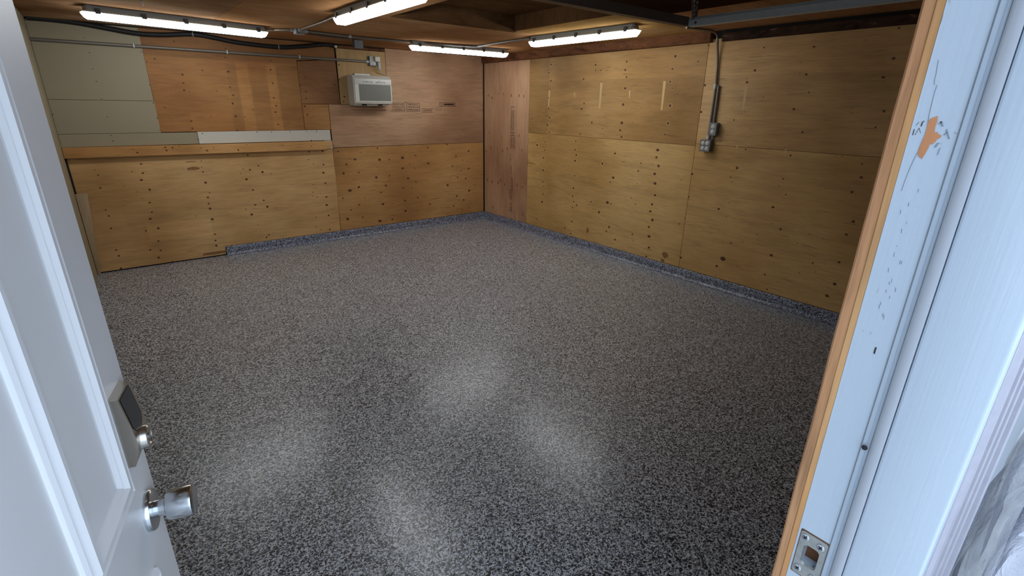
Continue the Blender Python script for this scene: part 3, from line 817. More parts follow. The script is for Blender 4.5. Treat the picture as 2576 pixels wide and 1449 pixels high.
# ribbed outer moulding stepping out toward the outside wall
bmx = [(XS + 0.03, 0.0300), (XS + 0.048, 0.0300), (XS + 0.0525, 0.0268), (XS + 0.062, 0.0254), (XS + 0.0625, 0.0290), (XS + 0.0685, 0.0286), (XS + 0.069, 0.0234), (XS + 0.073, 0.0222), (XS + 0.0735, 0.0262),
       (XS + 0.079, 0.0256), (XS + 0.0795, 0.0204), (XS + 0.0835, 0.0192), (XS + 0.084, 0.0236), (XS + 0.0925, 0.0226), (XS + 0.093, 0.0160), (XS + 0.099, 0.0145), (XS + 0.105, 0.0150), (XS + 0.105, 0.0445), (XS + 0.03, 0.0445)]
m = MB(); m.loft([[Vector((a, b, z)) for a, b in bmx] for z in (-0.03, DZ + 0.08)], True, False)
m.build('outer_moulding', M['mould'], frame)
# threshold
m = MB(); m.box((DX0, 0.03, -0.035), (XS - 0.001, 0.14, 0.006), 0.003); m.build('threshold', M['galv'], frame)
# chipped patch and crack on the jamb
def jpt(px, py, off=0.0006): return onX(px, py, DX1 - off)
def jz(zx, zy): return (2270 + zx / 7.2467, 280 + zy / 7.245)
chip = [(650, 85), (635, 190), (600, 280), (580, 390), (635, 375), (665, 420), (720, 445), (690, 485), (640, 505), (600, 560), (535, 610), (515, 570), (470, 680), (420, 770), (355, 870), (305, 830), (275, 770), (300, 680), (360, 540), (400, 450), (440, 330), (460, 210), (520, 130)]
pts = [jpt(*jz(*c)) for c in chip]
cx = sum((p for p in pts), Vector()) / len(pts)
m = MB(); m.add([cx] + pts, [(0, i + 1, (i + 1) % len(pts) + 1) for i in range(len(pts))])
tag(m.build('bare_wood_chip', M['chip'], jamb, fix=False), 'orange bare wood chip where the paint broke away')
m = MB()
def crack(path, w):
    ps = [jpt(x, y, 0.0007) for x, y in path]
    for a, b in zip(ps, ps[1:]):
        d = Vector((0, w, 0)); m.add([a - d, a + d, b + d, b - d], [(0, 1, 2, 3)])
crack([(2361, 150), (2358, 165), (2355, 185), (2351, 200), (2350, 212), (2357, 215), (2350, 235), (2344, 260), (2338, 285), (2334, 307)], 0.00013)
crack([(2307, 385), (2297, 405), (2286, 430), (2276, 455), (2268, 480)], 0.00013)
crack([(2304, 316), (2312, 307), (2320, 306)], 0.00018); crack([(2317, 318), (2321, 307), (2326, 304)], 0.0004); crack([(2302, 340), (2312, 322), (2316, 335)], 0.00018); crack([(2296, 340), (2300, 325)], 0.0003)
crack([(2199, 890), (2201, 882), (2204, 874)], 0.0007)
for k in range(70):
    x, y = random.Random(k).uniform(2160, 2330), random.Random(k + 500).uniform(470, 860)
    lo = 2247 - (y - 493) * 0.29
    if not (lo + 18 < x < lo + 75): continue
    crack([(x, y), (x - 1.5, y + random.Random(k + 90).uniform(3, 12))], 0.00013)
tag(m.build('paint_cracks', M['nail'], jamb, fix=False), kind='stuff')
m = MB()
for path, w in (([(2381, 325), (2384, 338), (2388, 350)], 0.0005), ([(2375, 340), (2382, 333)], 0.0006), ([(2362, 312), (2368, 306), (2371, 318)], 0.0008), ([(2352, 371), (2360, 360), (2370, 362)], 0.0007),
                ([(2400, 333), (2412, 338)], 0.0005), ([(2306, 292), (2330, 292)], 0.0007), ([(2358, 390), (2365, 372)], 0.0003)): crack(path, w)
tag(m.build('paint_scuffs', M['smudge'], jamb, fix=False), kind='stuff')
m = MB()
p = onX(2175, 1126, DX1 - 0.0055); m.lathe([(0.0, 0), (0.0029, 0.0), (0.0026, 0.0012), (0.0, 0.0015)], p, (-1, 0, 0), 10); m.build('screw_hole_mark', M['slot'], frame)

# strike plate
spz0, spz1 = 1.0785, 1.1435
spy0, spy1 = 0.1125, 0.1425
strike = MB()
spc = ((spy0 + spy1) / 2, (spz0 + spz1) / 2)
hw, hh = 0.0088, 0.0155
def rrect(cy, cz, a, b, r, n=5):
    out = []
    for (sx, sz, a0) in ((1, 1, 0), (-1, 1, 90), (-1, -1, 180), (1, -1, 270)):
        for k in range(n + 1):
            an = math.radians(a0 + 90 * k / n)
            out.append((cy + sx * (a - r) + r * math.cos(an), cz + sz * (b - r) + r * math.sin(an)))
    return out
ou = rrect(*spc, (spy1 - spy0) / 2, (spz1 - spz0) / 2, 0.003); inn = rrect(spc[0], spc[1], hw, hh, 0.005)
n = len(ou); xs0, xs1 = DX1 - 0.0012, DX1 + 0.0004
vs = [Vector((xs0, a, b)) for a, b in ou] + [Vector((xs0, a, b)) for a, b in inn] + [Vector((xs0 + 0.003, a * 0.9 + spc[0] * 0.1, b * 0.9 + spc[1] * 0.1)) for a, b in inn] + [Vector((xs1, a, b)) for a, b in ou]
fs = []
for i in range(n):
    j = (i + 1) % n
    fs += [(i, j, n + j, n + i), (n + i, n + j, 2 * n + j, 2 * n + i), (i, 3 * n + i, 3 * n + j, j)]
strike.add(vs, fs)
plate = strike.build('strike_plate', M['strike'], frame, fix=False)
for (dy, dz) in ((0.0095, 0.0255), (-0.008, 0.0235), (0.009, -0.0235), (-0.0085, -0.0255)):
    c = Vector((xs0 - 0.0002, spc[0] + dy, spc[1] + dz))
    m = MB(); m.lathe([(0.0046, 0), (0.0044, 0.0006), (0.003, 0.0011), (0.0, 0.0013)], c, (-1, 0, 0), 18); scr = m.build('screw', M['chrome'], plate)
    m = MB()
    for a in (0.5, 0.5 + math.pi / 2):
        d = Vector((0, math.cos(a), math.sin(a))); e = Vector((0, -math.sin(a), math.cos(a)))
        q = c + Vector((-0.0016, 0, 0)); m.add([q - d * 0.0026 - e * 0.0006, q + d * 0.0026 - e * 0.0006, q + d * 0.0026 + e * 0.0006, q - d * 0.0026 + e * 0.0006], [(0, 1, 2, 3)])
    tag(m.build('screw_slot', M['slot'], plate, fix=False), kind='stuff')
ring_o = rrect(spc[0] - 0.0008, spc[1], (spy1 - spy0) / 2 + 0.0018, (spz1 - spz0) / 2 + 0.0016, 0.002)
m = MB(); m.add([Vector((DX1 - 0.0004, a, b)) for a, b in ring_o] + [Vector((DX1 - 0.0004, a, b)) for a, b in ou], [(i, (i + 1) % n, n + (i + 1) % n, n + i) for i in range(n)])
m.build('mortise_edge', M['rust'], plate, fix=False)

# ================================================================ DOOR
DA = math.radians(13.5)
DW = 0.828
KN = onZ(374, 1284, 0.95)                       # knob centre on the outer face
ddir = Vector((math.sin(DA), math.cos(DA), 0)); dn = Vector((math.cos(DA), -math.sin(DA), 0))
hinge = Vector((KN.x, KN.y, 0)) - ddir * (DW - 0.0595)
door = empty('door_1', hinge)
tag(door, 'open white panelled entrance door with keypad deadbolt and round knob', kind='structure')
DM = Matrix(((ddir.x, dn.x, 0, 0), (ddir.y, dn.y, 0, 0), (0, 0, 1, 0), (0, 0, 0, 1)))   # local (s, off, z) -> world axes
DB, DT = 0.012, 2.045


def dbuild(m, name, mat, parent=door):
    m.v = [tuple(DM @ Vector(v)) for v in m.v]
    return m.build(name, mat, parent)


SK = DW - 0.0595                                # s of the knob from the hinge edge
# slab
m = MB(); m.box((0, -0.044, DB), (DW, 0, DT), 0.0015)
dbuild(m, 'slab', M['door'])
# moulded panels: frame profile (inset distance, height off the face)
PROF = [(0.0, 0.0), (0.0, 0.0052), (0.005, 0.0088), (0.0105, 0.0052), (0.0115, 0.0030), (0.0145, 0.0050), (0.021, 0.0124), (0.029, 0.0124), (0.0340, 0.0056), (0.0352, 0.0040), (0.038, 0.0070), (0.043, 0.0014), (0.046, 0.0004)]


def door_panel(s0, s1, z0, z1):
    mm = MB(); rings = []
    for ins, off in PROF:
        rings.append([Vector((s0 + ins, off, z0 + ins)), Vector((s1 - ins, off, z0 + ins)), Vector((s1 - ins, off, z1 - ins)), Vector((s0 + ins, off, z1 - ins))])
    mm.loft(rings, True, False)
    mold = dbuild(mm, 'panel_moulding', M['door'])
    return mold


pw0, pw1 = SK - 0.257, SK - 0.050
qw0, qw1 = DW - pw1, DW - pw0
for a, b in ((pw0, pw1), (qw0, qw1)):
    door_panel(a, b, 1.031, 1.86)
    door_panel(a, b, 0.20, 0.868)
# deadbolt
db = MB(); half = 0.033
prof = [(1.066, 0.0), (1.066, 0.0115), (1.078, 0.0160), (1.090, 0.0200), (1.102, 0.0222), (1.116, 0.0220), (1.135, 0.0200), (1.160, 0.0168), (1.190, 0.0130), (1.191, 0.0)]
db.loft([[Vector((SK + s, off, z)) for z, off in prof] for s in (-half, half)], True, False)
deadbolt = dbuild(db, 'deadbolt', M['nickel'])
tag(deadbolt, 'satin nickel keypad deadbolt with dark glass screen')
m = MB()
def dface(s, z, lift):
    zz = [p[0] for p in prof[1:-1]]; oo = [p[1] for p in prof[1:-1]]
    return Vector((s, float(np.interp(z, zz, oo)) + lift, z))
rows = [(1.186, 0.026), (1.175, 0.0265), (1.160, 0.0265), (1.145, 0.0265), (1.132, 0.0265), (1.122, 0.018), (1.114, 0.002)]
rings = []
for z, w in rows: rings.append((dface(SK - w, z, 0.0008), dface(SK + w, z, 0.0008)))
m.add([p for r in rings for p in r], [(2 * i, 2 * i + 1, 2 * i + 3, 2 * i + 2) for i in range(len(rings) - 1)])
dbuild(m, 'keypad_screen', M['screen'], deadbolt)
m = MB(); m.lathe([(0.0195, -0.006), (0.0190, 0.0075), (0.0175, 0.0095), (0.0130, 0.0095), (0.0120, 0.0080), (0.0, 0.0080)], (SK, 0.0215, 1.098), (0, 1, 0), 28)
dbuild(m, 'lock_cylinder', M['nickel'], deadbolt)
m = MB(); m.lathe([(0.0062, 0), (0.0060, 0.0022), (0.0, 0.0028)], (SK, 0.0290, 1.098), (0, 1, 0), 16)
dbuild(m, 'key_plug', M['chrome'], deadbolt)
# knob
m = MB(); m.lathe([(0.0, 0.020), (0.0155, 0.020), (0.0160, 0.026), (0.0180, 0.028), (0.0232, 0.0285), (0.0256, 0.034), (0.0270, 0.048), (0.0278, 0.063), (0.0272, 0.0672), (0.0245, 0.0692), (0.0, 0.0702)], (SK, 0, 0.95), (0, 1, 0), 40)
knob = dbuild(m, 'door_knob', M['chrome'])
tag(knob, 'satin chrome round door knob')
m = MB(); m.lathe([(0.0360, 0.0), (0.0360, 0.0065), (0.0345, 0.0090), (0.0310, 0.0096), (0.0, 0.0096)], (SK, 0, 0.95), (0, 1, 0), 40)
dbuild(m, 'rosette', M['chrome'], knob)
m = MB(); m.lathe([(0.0142, 0.008), (0.0150, 0.010), (0.0150, 0.0205), (0.0140, 0.0215), (0.0140, 0.0260)], (SK, 0, 0.95), (0, 1, 0), 32)
dbuild(m, 'knob_neck', M['chrome'], knob)
# inside knob and hinges
m = MB(); m.lathe([(0.030, -0.044), (0.030, -0.051), (0.013, -0.052), (0.013, -0.066), (0.024, -0.070), (0.026, -0.090), (0.0, -0.094)], (SK, 0, 0.95), (0, 1, 0), 24)
dbuild(m, 'inner_knob', M['chrome'])
for hz in (0.25, 1.0, 1.8):
    m = MB(); m.tube([Vector((-0.004, -0.050, hz - 0.045)), Vector((-0.004, -0.050, hz + 0.045))], 0.006, 10); dbuild(m, 'hinge', M['chrome'])

# ================================================================ LIGHT FIXTURES
def lamp(a, b, label, length=None):
    a = Vector((*a, ZC)); b = Vector((*b, ZC))
    L = (b - a).length; ang = math.atan2(b.y - a.y, b.x - a.x)
    root = empty('light_fixture', (a + b) / 2, ang)
    tag(root, label, 'light fixture', 'vapour tight strip lights on the plywood ceiling')
    h = L / 2

    def sect(x, wt, wb, z0, z1): return [Vector((x, -wt / 2, z0)), Vector((x, wt / 2, z0)), Vector((x, wb / 2, z1)), Vector((x, -wb / 2, z1))]
    mm = MB(); mm.loft([sect(-h + 0.02, 0.050, 0.076, -0.004, -0.038), sect(-h + 0.035, 0.074, 0.098, 0.0, -0.042), sect(h - 0.035, 0.074, 0.098, 0.0, -0.042), sect(h - 0.02, 0.050, 0.076, -0.004, -0.038)])
    hous = mm.build('housing', M['lamphouse'], root)
    mm = MB(); mm.loft([sect(-h, 0.088, 0.094, -0.038, -0.044), sect(-h + 0.016, 0.108, 0.112, -0.038, -0.046), sect(h - 0.016, 0.108, 0.112, -0.038, -0.046), sect(h, 0.088, 0.094, -0.038, -0.044)])
    mm.build('rim', M['lens_rim'], root)

    def ds(x, k, zb):
        return [Vector((x, -0.052 * k, -0.0465)), Vector((x, 0.052 * k, -0.0465)), Vector((x, 0.046 * k, -0.047 - (zb - 0.047) * 0.62)), Vector((x, 0.033 * k, -zb)), Vector((x, -0.033 * k, -zb)), Vector((x, -0.046 * k, -0.047 - (zb - 0.047) * 0.62))]
    mm = MB(); mm.loft([ds(-h + 0.003, 0.80, 0.052), ds(-h + 0.016, 0.94, 0.074), ds(-h + 0.034, 1, 0.088), ds(h - 0.034, 1, 0.088), ds(h - 0.016, 0.94, 0.074), ds(h - 0.003, 0.80, 0.052)], True, False)
    mm.build('diffuser', M['diff'], root)
    for k in range(5):
        x = -h + 0.09 + k * (L - 0.18) / 4
        for s in (-1, 1):
            mm = MB(); mm.box((x - 0.016, min(s * 0.050, s * 0.0595), -0.054), (x + 0.016, max(s * 0.050, s * 0.0595), -0.018), 0.002)
            mm.build('clip', M['clip'], hous)
    return root


lamp((0.045, 5.10), (1.345, 5.335), 'grey strip light over the cream painted boards, above the black cable')
lamp((2.765, 5.29), (4.012, 5.215), 'grey strip light over the pink plywood, in the corner beside the header beam')
lamp((1.555, 4.085), (1.565, 2.81), 'grey strip light fed by a short conduit stub, between junction box and hatch edge')
lamp((3.485, 4.135), (3.555, 2.885), 'grey strip light between the ceiling hatch and the rough brown header beam')

# ================================================================ CONDUITS, BOXES, CABLE
def smooth_path(pts, n=8):
    pts = [Vector(p) for p in pts]; out = []
    P = [pts[0]] + pts + [pts[-1]]
    for i in range(1, len(P) - 2):
        for k in range(n):
            t = k / n; p0, p1, p2, p3 = P[i - 1], P[i], P[i + 1], P[i + 2]
            out.append(0.5 * ((2 * p1) + (-p0 + p2) * t + (2 * p0 - 5 * p1 + 4 * p2 - p3) * t * t + (-p0 + 3 * p1 - 3 * p2 + p3) * t ** 3))
    out.append(pts[-1]); return out


ZK = ZC - 0.012
def cz(px, py): return onZ(px, py, ZK)
def strap(name, c, axis, r, parent, mat='galv'):
    mm = MB()
    if axis == 'X': mm.box((c.x - 0.01, c.y - r - 0.003, c.z - r - 0.012), (c.x + 0.01, c.y + r + 0.004, c.z + r + 0.003), 0.003)
    else: mm.box((c.x - r - 0.003, c.y - r - 0.015, c.z - 0.01), (c.x + r + 0.004, c.y + r + 0.003, c.z + 0.01), 0.003)
    return mm.build(name, M[mat], parent)


# wall conduit feeding the air conditioner outlet
e = empty('wall_conduit', (XL + 0.3, YB - 0.018, 2.096)); tag(e, 'long thin steel conduit running level across the back wall to the outlet box', 'conduit')
def world_child(m, name, mat, root):
    inv = root.matrix_basis.inverted()
    m.v = [tuple(inv @ Vector(v)) for v in m.v]
    return m.build(name, mat, root)
m = MB(); m.tube([(XL + 0.003, YB - 0.020, 2.092), (2.665, YB - 0.020, 2.093)], 0.0135, 12); world_child(m, 'pipe', M['emt'], e)
for x in (0.38, 1.15, 1.86):
    m = MB(); m.box((x - 0.006, YB - 0.0355, 2.076), (x + 0.006, YB - 0.001, 2.112), 0.003, 2); world_child(m, 'strap', M['galv'], e)
m = MB(); m.tube([(2.625, YB - 0.020, 2.093), (2.664, YB - 0.020, 2.093)], 0.0165, 12); world_child(m, 'connector', M['galv'], e)

# outlet box above the air conditioner with plug
e = empty('outlet_box', (2.705, YB - 0.006, 2.10)); tag(e, 'small steel outlet box with white receptacle on the pale backing panel', 'outlet box')
m = MB(); m.box((2.660, YB - 0.048, 2.050), (2.755, YB - 0.0065, 2.155), 0.004); world_child(m, 'box', M['boxsteel'], e)
m = MB(); m.box((2.662, YB - 0.051, 2.052), (2.753, YB - 0.0485, 2.153), 0.001); world_child(m, 'cover', M['plate'], e)
m = MB(); m.box((2.686, YB - 0.055, 2.062), (2.728, YB - 0.0512, 2.143), 0.003, 2); world_child(m, 'receptacle', M['recept'], e)
for zz in (2.08, 2.124):
    for dx in (-0.006, 0.006):
        m = MB(); m.box((2.707 + dx - 0.001, YB - 0.0556, zz - 0.004), (2.707 + dx + 0.001, YB - 0.0552, zz + 0.004)); tag(world_child(m, 'socket_slot', M['slot'], e), kind='stuff')
e = empty('power_plug', (2.735, YB - 0.056, 2.12)); tag(e, 'white air conditioner plug with grey cord hanging from the outlet box', 'plug')
m = MB(); m.box((2.712, YB - 0.092, 2.095), (2.775, YB - 0.0565, 2.150), 0.006, 2); world_child(m, 'plug_body', M['recept'], e)
m = MB(); m.box((2.748, YB - 0.085, 2.005), (2.782, YB - 0.060, 2.094), 0.006, 2); world_child(m, 'safety_module', M['lamphouse'], e)
m = MB(); m.tube(smooth_path([(2.762, YB - 0.07, 2.006), (2.772, YB - 0.045, 1.985), (2.81, YB - 0.02, 1.972), (2.86, YB - 0.016, 1.966)]), 0.0045, 8); world_child(m, 'cord', M['lamphouse'], e)

# ceiling conduit runs
jb = cz(752, 77)
e = empty('junction_box', jb); tag(e, 'small octagonal steel junction box on the ceiling between two strip lights', 'junction box')
m = MB(); m.lathe([(0.050, 0.012), (0.050, -0.026), (0.047, -0.028), (0.0, -0.029)], (0, 0, 0), (0, 0, 1), 8); m.build('box', M['boxsteel'], e)
m = MB(); m.lathe([(0.053, -0.029), (0.053, -0.0315), (0.0, -0.033)], (0, 0, 0), (0, 0, 1), 8); m.build('cover', M['galv'], e)
for dx, dy in ((0.062, 0.0), (-0.062, 0.01), (-0.01, -0.062)):
    m = MB(); d = Vector((dx, dy, 0)); m.tube([d * 0.72, d * 1.25], 0.014, 10); m.build('connector', M['galv'], e)


def run(name, label, pts, r, mat, straps=()):
    root = empty(name, Vector(pts[0])); tag(root, label, 'conduit')
    mm = MB(); mm.tube(pts, r, 10); world_child(mm, 'pipe', mat, root)
    for i in straps:
        c = Vector(pts[i]); mm = MB(); mm.box((c.x - 0.014, c.y - 0.014, c.z - 0.014), (c.x + 0.014, c.y + 0.014, c.z + 0.012), 0.003); world_child(mm, 'strap', M['galv'], root)
    return root


run('ceiling_conduit', 'short steel conduit joining the cable side strip light to the junction box', [Vector((1.338, 5.336, ZK - 0.01)), cz(690, 75), jb + Vector((-0.078, 0.012, 0))], 0.0105, M['emt'])
run('ceiling_conduit', 'short steel conduit from the junction box to the light left of the hatch', [jb + Vector((-0.012, -0.078, 0)), Vector((1.60, 4.6, ZK)), Vector((1.556, 4.088, ZK - 0.008))], 0.0105, M['emt'])
run('ceiling_conduit', 'long steel ceiling conduit bending past the corner light toward the hatch side light',
    smooth_path([jb + Vector((0.078, 0, 0)), cz(880, 92), cz(960, 99), cz(1040, 106), cz(1120, 111.5), cz(1190, 116), cz(1213, 115), cz(1232, 112), cz(1275, 105), cz(1333, 96.5)]), 0.0115, M['emt'], (8, 24))
run('ceiling_conduit', 'dark short ceiling conduit feeding the square box beside the black cable', [cz(772, 84), cz(830, 92), cz(884, 100)], 0.010, M['darksteel'])
bx0 = cz(899, 102)
e = empty('square_box', bx0); tag(e, 'small square steel box hanging from the ceiling above the air conditioner', 'junction box')
m = MB(); m.box((-0.045, -0.03, -0.075), (0.045, 0.03, 0.012), 0.004); m.build('box', M['boxsteel'], e)
m = MB(); m.box((-0.047, -0.033, -0.077), (0.047, -0.0302, 0.006), 0.001); m.build('cover', M['plate'], e)
for dx in (-0.03, 0.03):
    m = MB(); m.lathe([(0.005, 0), (0.004, 0.002), (0, 0.0025)], (dx, -0.033, -0.01), (0, -1, 0), 10); m.build('screw', M['galv'], e)

# black cable along the top of the back wall
cp = [onY(px, py, YB - 0.026) for px, py in ((66, 44), (130, 49), (200, 58), (270, 71), (345, 84), (410, 87.5), (484, 86), (540, 95), (600, 107), (700, 118), (760, 116.5), (800, 113), (826, 112), (840, 117))]
e = empty('black_cable', cp[0]); tag(e, 'thick black cable sagging along the top of the back wall', 'cable')
m = MB(); m.tube(smooth_path(cp, 6), 0.021, 12); world_child(m, 'cable_jacket', M['cable'], e)
for k in (6, 9):
    c = cp[k]; m = MB(); m.box((c.x - 0.005, c.y - 0.023, c.z - 0.022), (c.x + 0.005, c.y + 0.025, c.z + 0.022), 0.004, 2); world_child(m, 'staple', M['boxsteel'], e)
m = MB(); m.box((cp[-1].x + 0.0, YB - 0.05, cp[-1].z - 0.012), (cp[-1].x + 0.03, YB - 0.009, cp[-1].z + 0.012), 0.004, 2); world_child(m, 'end_clamp', M['recept'], e)

# wall conduits down to the outlets on the right wall
XO = XR - 0.016
e = empty('wall_conduit', (XO, 2.60, 1.4)); tag(e, 'pair of steel conduits bent off the ceiling and dropping to the grey outlets', 'conduit')
track_ref = onX(1801, 80, XR - 0.03)
pth = smooth_path([Vector((3.92, 2.69, ZK)), Vector((4.12, 2.655, ZK)), Vector((4.24, 2.64, ZK - 0.004)), Vector((4.295, 2.632, 2.215)), Vector((4.305, 2.626, 2.16)), Vector((4.325, 2.622, 2.08)), Vector((XO, 2.612, 1.98))], 5)
m = MB(); m.tube(pth + [Vector((XO, 2.600, 1.80)), Vector((XO, 2.600, 1.368))], 0.0105, 12); world_child(m, 'pipe', M['emt'], e)
m = MB(); m.tube([Vector((XO, 2.572, 1.82)), Vector((XO, 2.566, 1.512))], 0.0105, 12); world_child(m, 'pipe', M['emt'], e)
m = MB(); m.tube([Vector((XO, 2.604, 1.835)), Vector((XO, 2.603, 1.795))], 0.0145, 12); world_child(m, 'coupling', M['galv'], e)
m = MB(); m.tube([Vector((XO, 2.600, 1.400)), Vector((XO, 2.600, 1.366))], 0.0150, 12); world_child(m, 'connector', M['galv'], e)
m = MB(); m.tube(smooth_path([Vector((XO, 2.545, 1.402)), Vector((XO, 2.553, 1.385)), Vector((XO, 2.558, 1.364))]), 0.0105, 10); world_child(m, 'pipe', M['emt'], e)


def outlet(name, label, y0, y1, z0, z1, depth, rec):
    root = empty(name, (XR, (y0 + y1) / 2, (z0 + z1) / 2)); tag(root, label, 'outlet box')
    mm = MB(); mm.box((XR - depth, y0, z0), (XR - 0.0008, y1, z1), 0.004); world_child(mm, 'box', M['boxsteel'], root)
    mm = MB(); mm.box((XR - depth - 0.003, y0 - 0.001, z0 - 0.001), (XR - depth - 0.0004, y1 + 0.001, z1 + 0.001), 0.0012); plate_ = world_child(mm, 'cover_plate', M['plate'], root)
    for (yy, zz) in rec:
        c = Vector((XR - depth - 0.003, yy, zz))
        mm = MB(); mm.lathe([(0.0175, 0), (0.0175, 0.0012), (0.0165, 0.0018), (0, 0.0018)], c, (-1, 0, 0), 20); f = world_child(mm, 'receptacle', M['recept'], root); f.parent = plate_
        mm = MB()
        for dy, dz, w, h in ((-0.006, 0.004, 0.0012, 0.0042), (0.006, 0.004, 0.0012, 0.0036), (0, -0.007, 0.0024, 0.0024)):
            quadX(mm, yy + dy - w, yy + dy + w, zz + dz - h, zz + dz + h, XR - depth - 0.0052)
        inv = root.matrix_basis.inverted(); mm.v = [tuple(inv @ Vector(v)) for v in mm.v]
        tag(mm.build('socket_slots', M['slot'], plate_, fix=False), kind='stuff')
    for (yy, zz) in ((y0 + 0.007, z0 + 0.007), (y1 - 0.007, z0 + 0.007), (y0 + 0.007, z1 - 0.007), (y1 - 0.007, z1 - 0.007)) if len(rec) > 2 else ((0.5 * (y0 + y1), 0.5 * (z0 + z1)),):
        mm = MB(); mm.lathe([(0.0036, 0), (0.003, 0.0012), (0, 0.0015)], (XR - depth - 0.003, yy, zz), (-1, 0, 0), 10); world_child(mm, 'screw', M['chrome'], root).parent = plate_
    return root


outlet('outlet_box', 'grey two socket outlet box at the foot of the shorter conduit', 2.512, 2.580, 1.403, 1.511, 0.052, ((2.546, 1.480), (2.546, 1.436)))
outlet('outlet_box', 'grey four socket outlet box just below the two socket box', 2.548, 2.648, 1.260, 1.362, 0.055, ((2.620, 1.334), (2.577, 1.334), (2.620, 1.288), (2.577, 1.288)))

# ================================================================ GARAGE DOOR TRACK HARDWARE
ZT = 2.115
e1 = onZ(1731, 67, ZT); e2 = onZ(2330, -6, ZT)
dirT = (Vector((e2.x, e2.y, 0)) - Vector((e1.x, e1.y, 0))).normalized()
far = Vector((e1.x, e1.y, ZT)); near = far + dirT * (far.y - 0.22)
e = empty('garage_track', far); tag(e, 'galvanised steel door track hanging under the ceiling beside the yellow plywood wall', 'track')
side = Vector((dirT.y, -dirT.x, 0))
if side.x > 0: side = -side                     # points toward the room centre
prof = [(0, 0), (0.05, 0.0), (0.05, 0.006), (0.046, 0.006), (0.046, 0.003), (0.003, 0.003), (0.003, 0.034), (0.012, 0.050), (0.009, 0.052), (0, 0.036)]
m = MB(); m.loft([[p + (-side) * a + Vector((0, 0, b)) for a, b in prof] for p in (far, near)], True, False)
world_child(m, 'rail', M['galv'], e)
m = MB(); m.lathe([(0.008, 0), (0.007, 0.004), (0, 0.005)], far + dirT * 0.05 + side * 0.0005 + Vector((0, 0, 0.018)), side, 10); world_child(m, 'bolt', M['darksteel'], e)
a0 = far + Vector((0.008, 0.004, 0.004)); X0 = a0.x - 2.35
e = empty('back_hang_angle', a0); tag(e, 'dark brown steel angle crossing the room from the end of the galvanised track', 'steel angle')
m = MB()
m.loft([[Vector((x, a0.y, ZT + 0.004)), Vector((x, a0.y + 0.05, ZT + 0.004)), Vector((x, a0.y + 0.05, ZT + 0.009)), Vector((x, a0.y + 0.005, ZT + 0.009)), Vector((x, a0.y + 0.005, ZT + 0.055)), Vector((x, a0.y, ZT + 0.055))] for x in (a0.x, X0)])
world_child(m, 'angle_bar', M['darksteel'], e)


def hanger(name, label, p, q, w=0.032):
    root = empty(name, p); tag(root, label, 'steel bracket')
    d = (q - p).normalized(); s = Vector((1, 0, 0)); s = (s - d * s.dot(d)).normalized(); nn = d.cross(s)
    L = (q - p).length; mm = MB()
    k = max(3, int(L / 0.026)); st = L / k
    for i in range(k):                          # perforated flange: two rails and webs between the holes
        a = p + d * (i * st)
        for lo, hi, h0, h1 in ((-w / 2, -w / 5, 0, st), (w / 5, w / 2, 0, st), (-w / 5, w / 5, 0, st * 0.45)):
            c = [a + s * lo + d * h0, a + s * hi + d * h0, a + s * hi + d * h1, a + s * lo + d * h1]
            mm.add(c + [x + nn * 0.003 for x in c], [(0, 1, 2, 3), (7, 6, 5, 4), (0, 4, 5, 1), (1, 5, 6, 2), (2, 6, 7, 3), (3, 7, 4, 0)])
    c0 = p + s * (w / 2)
    c = [c0, c0 + d * L, c0 + d * L + nn * 0.03, c0 + nn * 0.03]
    mm.add(c + [x + s * 0.003 for x in c], [(0, 1, 2, 3), (7, 6, 5, 4), (0, 4, 5, 1), (1, 5, 6, 2), (2, 6, 7, 3), (3, 7, 4, 0)])
    world_child(mm, 'perforated_bar', M['darksteel'], root)


hp = far + dirT * 0.03 + Vector((0.022, 0, 0.045))
hanger('track_hanger', 'upright perforated steel hanger from the track end to the ceiling', hp, Vector((hp.x + 0.0, hp.y, ZC)))
hanger('track_hanger', 'slanting perforated steel brace beside the upright track hanger', hp + Vector((-0.03, -0.012, 0)), Vector((hp.x - 0.13, hp.y - 0.06, ZC)))
# bent wire hanging from the ceiling
w0 = onZ(350, -4, ZC - 0.002)
e = empty('ceiling_wire', w0); tag(e, 'bent dark wire hanging from the ceiling near the long strip light', 'wire')
m = MB(); m.tube(smooth_path([w0, onZ(357, 3, ZC - 0.015), onZ(361, 15, ZC - 0.03)]), 0.0022, 6); world_child(m, 'wire_strand', M['cable'], e)

# ================================================================ AIR CONDITIONER
AX0, AX1, AZ0, AZ1, AD = 2.380, 2.850, 1.612, 1.936, 0.185
ac = empty('air_conditioner', (2.6, YB - 0.006, AZ0)); tag(ac, 'white wall mounted window air conditioner with grey front grille', 'air conditioner')
yf = YB - AD
m = MB()
m.loft([[Vector((AX0, y, z0)), Vector((AX1, y, z0)), Vector((AX1, y, z1)), Vector((AX0, y, z1))] for y, z0, z1 in
        ((YB - 0.0075, AZ0 + 0.004, AZ1), (yf + 0.035, AZ0 + 0.004, AZ1 - 0.002), (yf + 0.004, AZ0 + 0.012, AZ1 - 0.038))])
world_child(m, 'body', M['acbody'], ac)
m = MB(); m.box((AX0 + 0.012, yf - 0.004, AZ1 - 0.102), (AX1 + 0.003, yf + 0.003, AZ1 - 0.040), 0.004, 2); panel = world_child(m, 'control_panel', M['acface'], ac)
m = MB()
rnd = random.Random(4)
for k in range(12):
    x = 2.495 + k * 0.021 + (0.035 if k > 5 else 0)
    w = rnd.uniform(0.005, 0.0085); z = AZ1 - 0.072
    quadY(m, x, x + w, z - rnd.uniform(0.004, 0.007), z + rnd.uniform(0.004, 0.008), yf - 0.0048)
    quadY(m, x + 0.001, x + w * 0.8, z - 0.014, z - 0.011, yf - 0.0048)
quadY(m, 2.69, 2.712, AZ1 - 0.056, AZ1 - 0.053, yf - 0.0048)
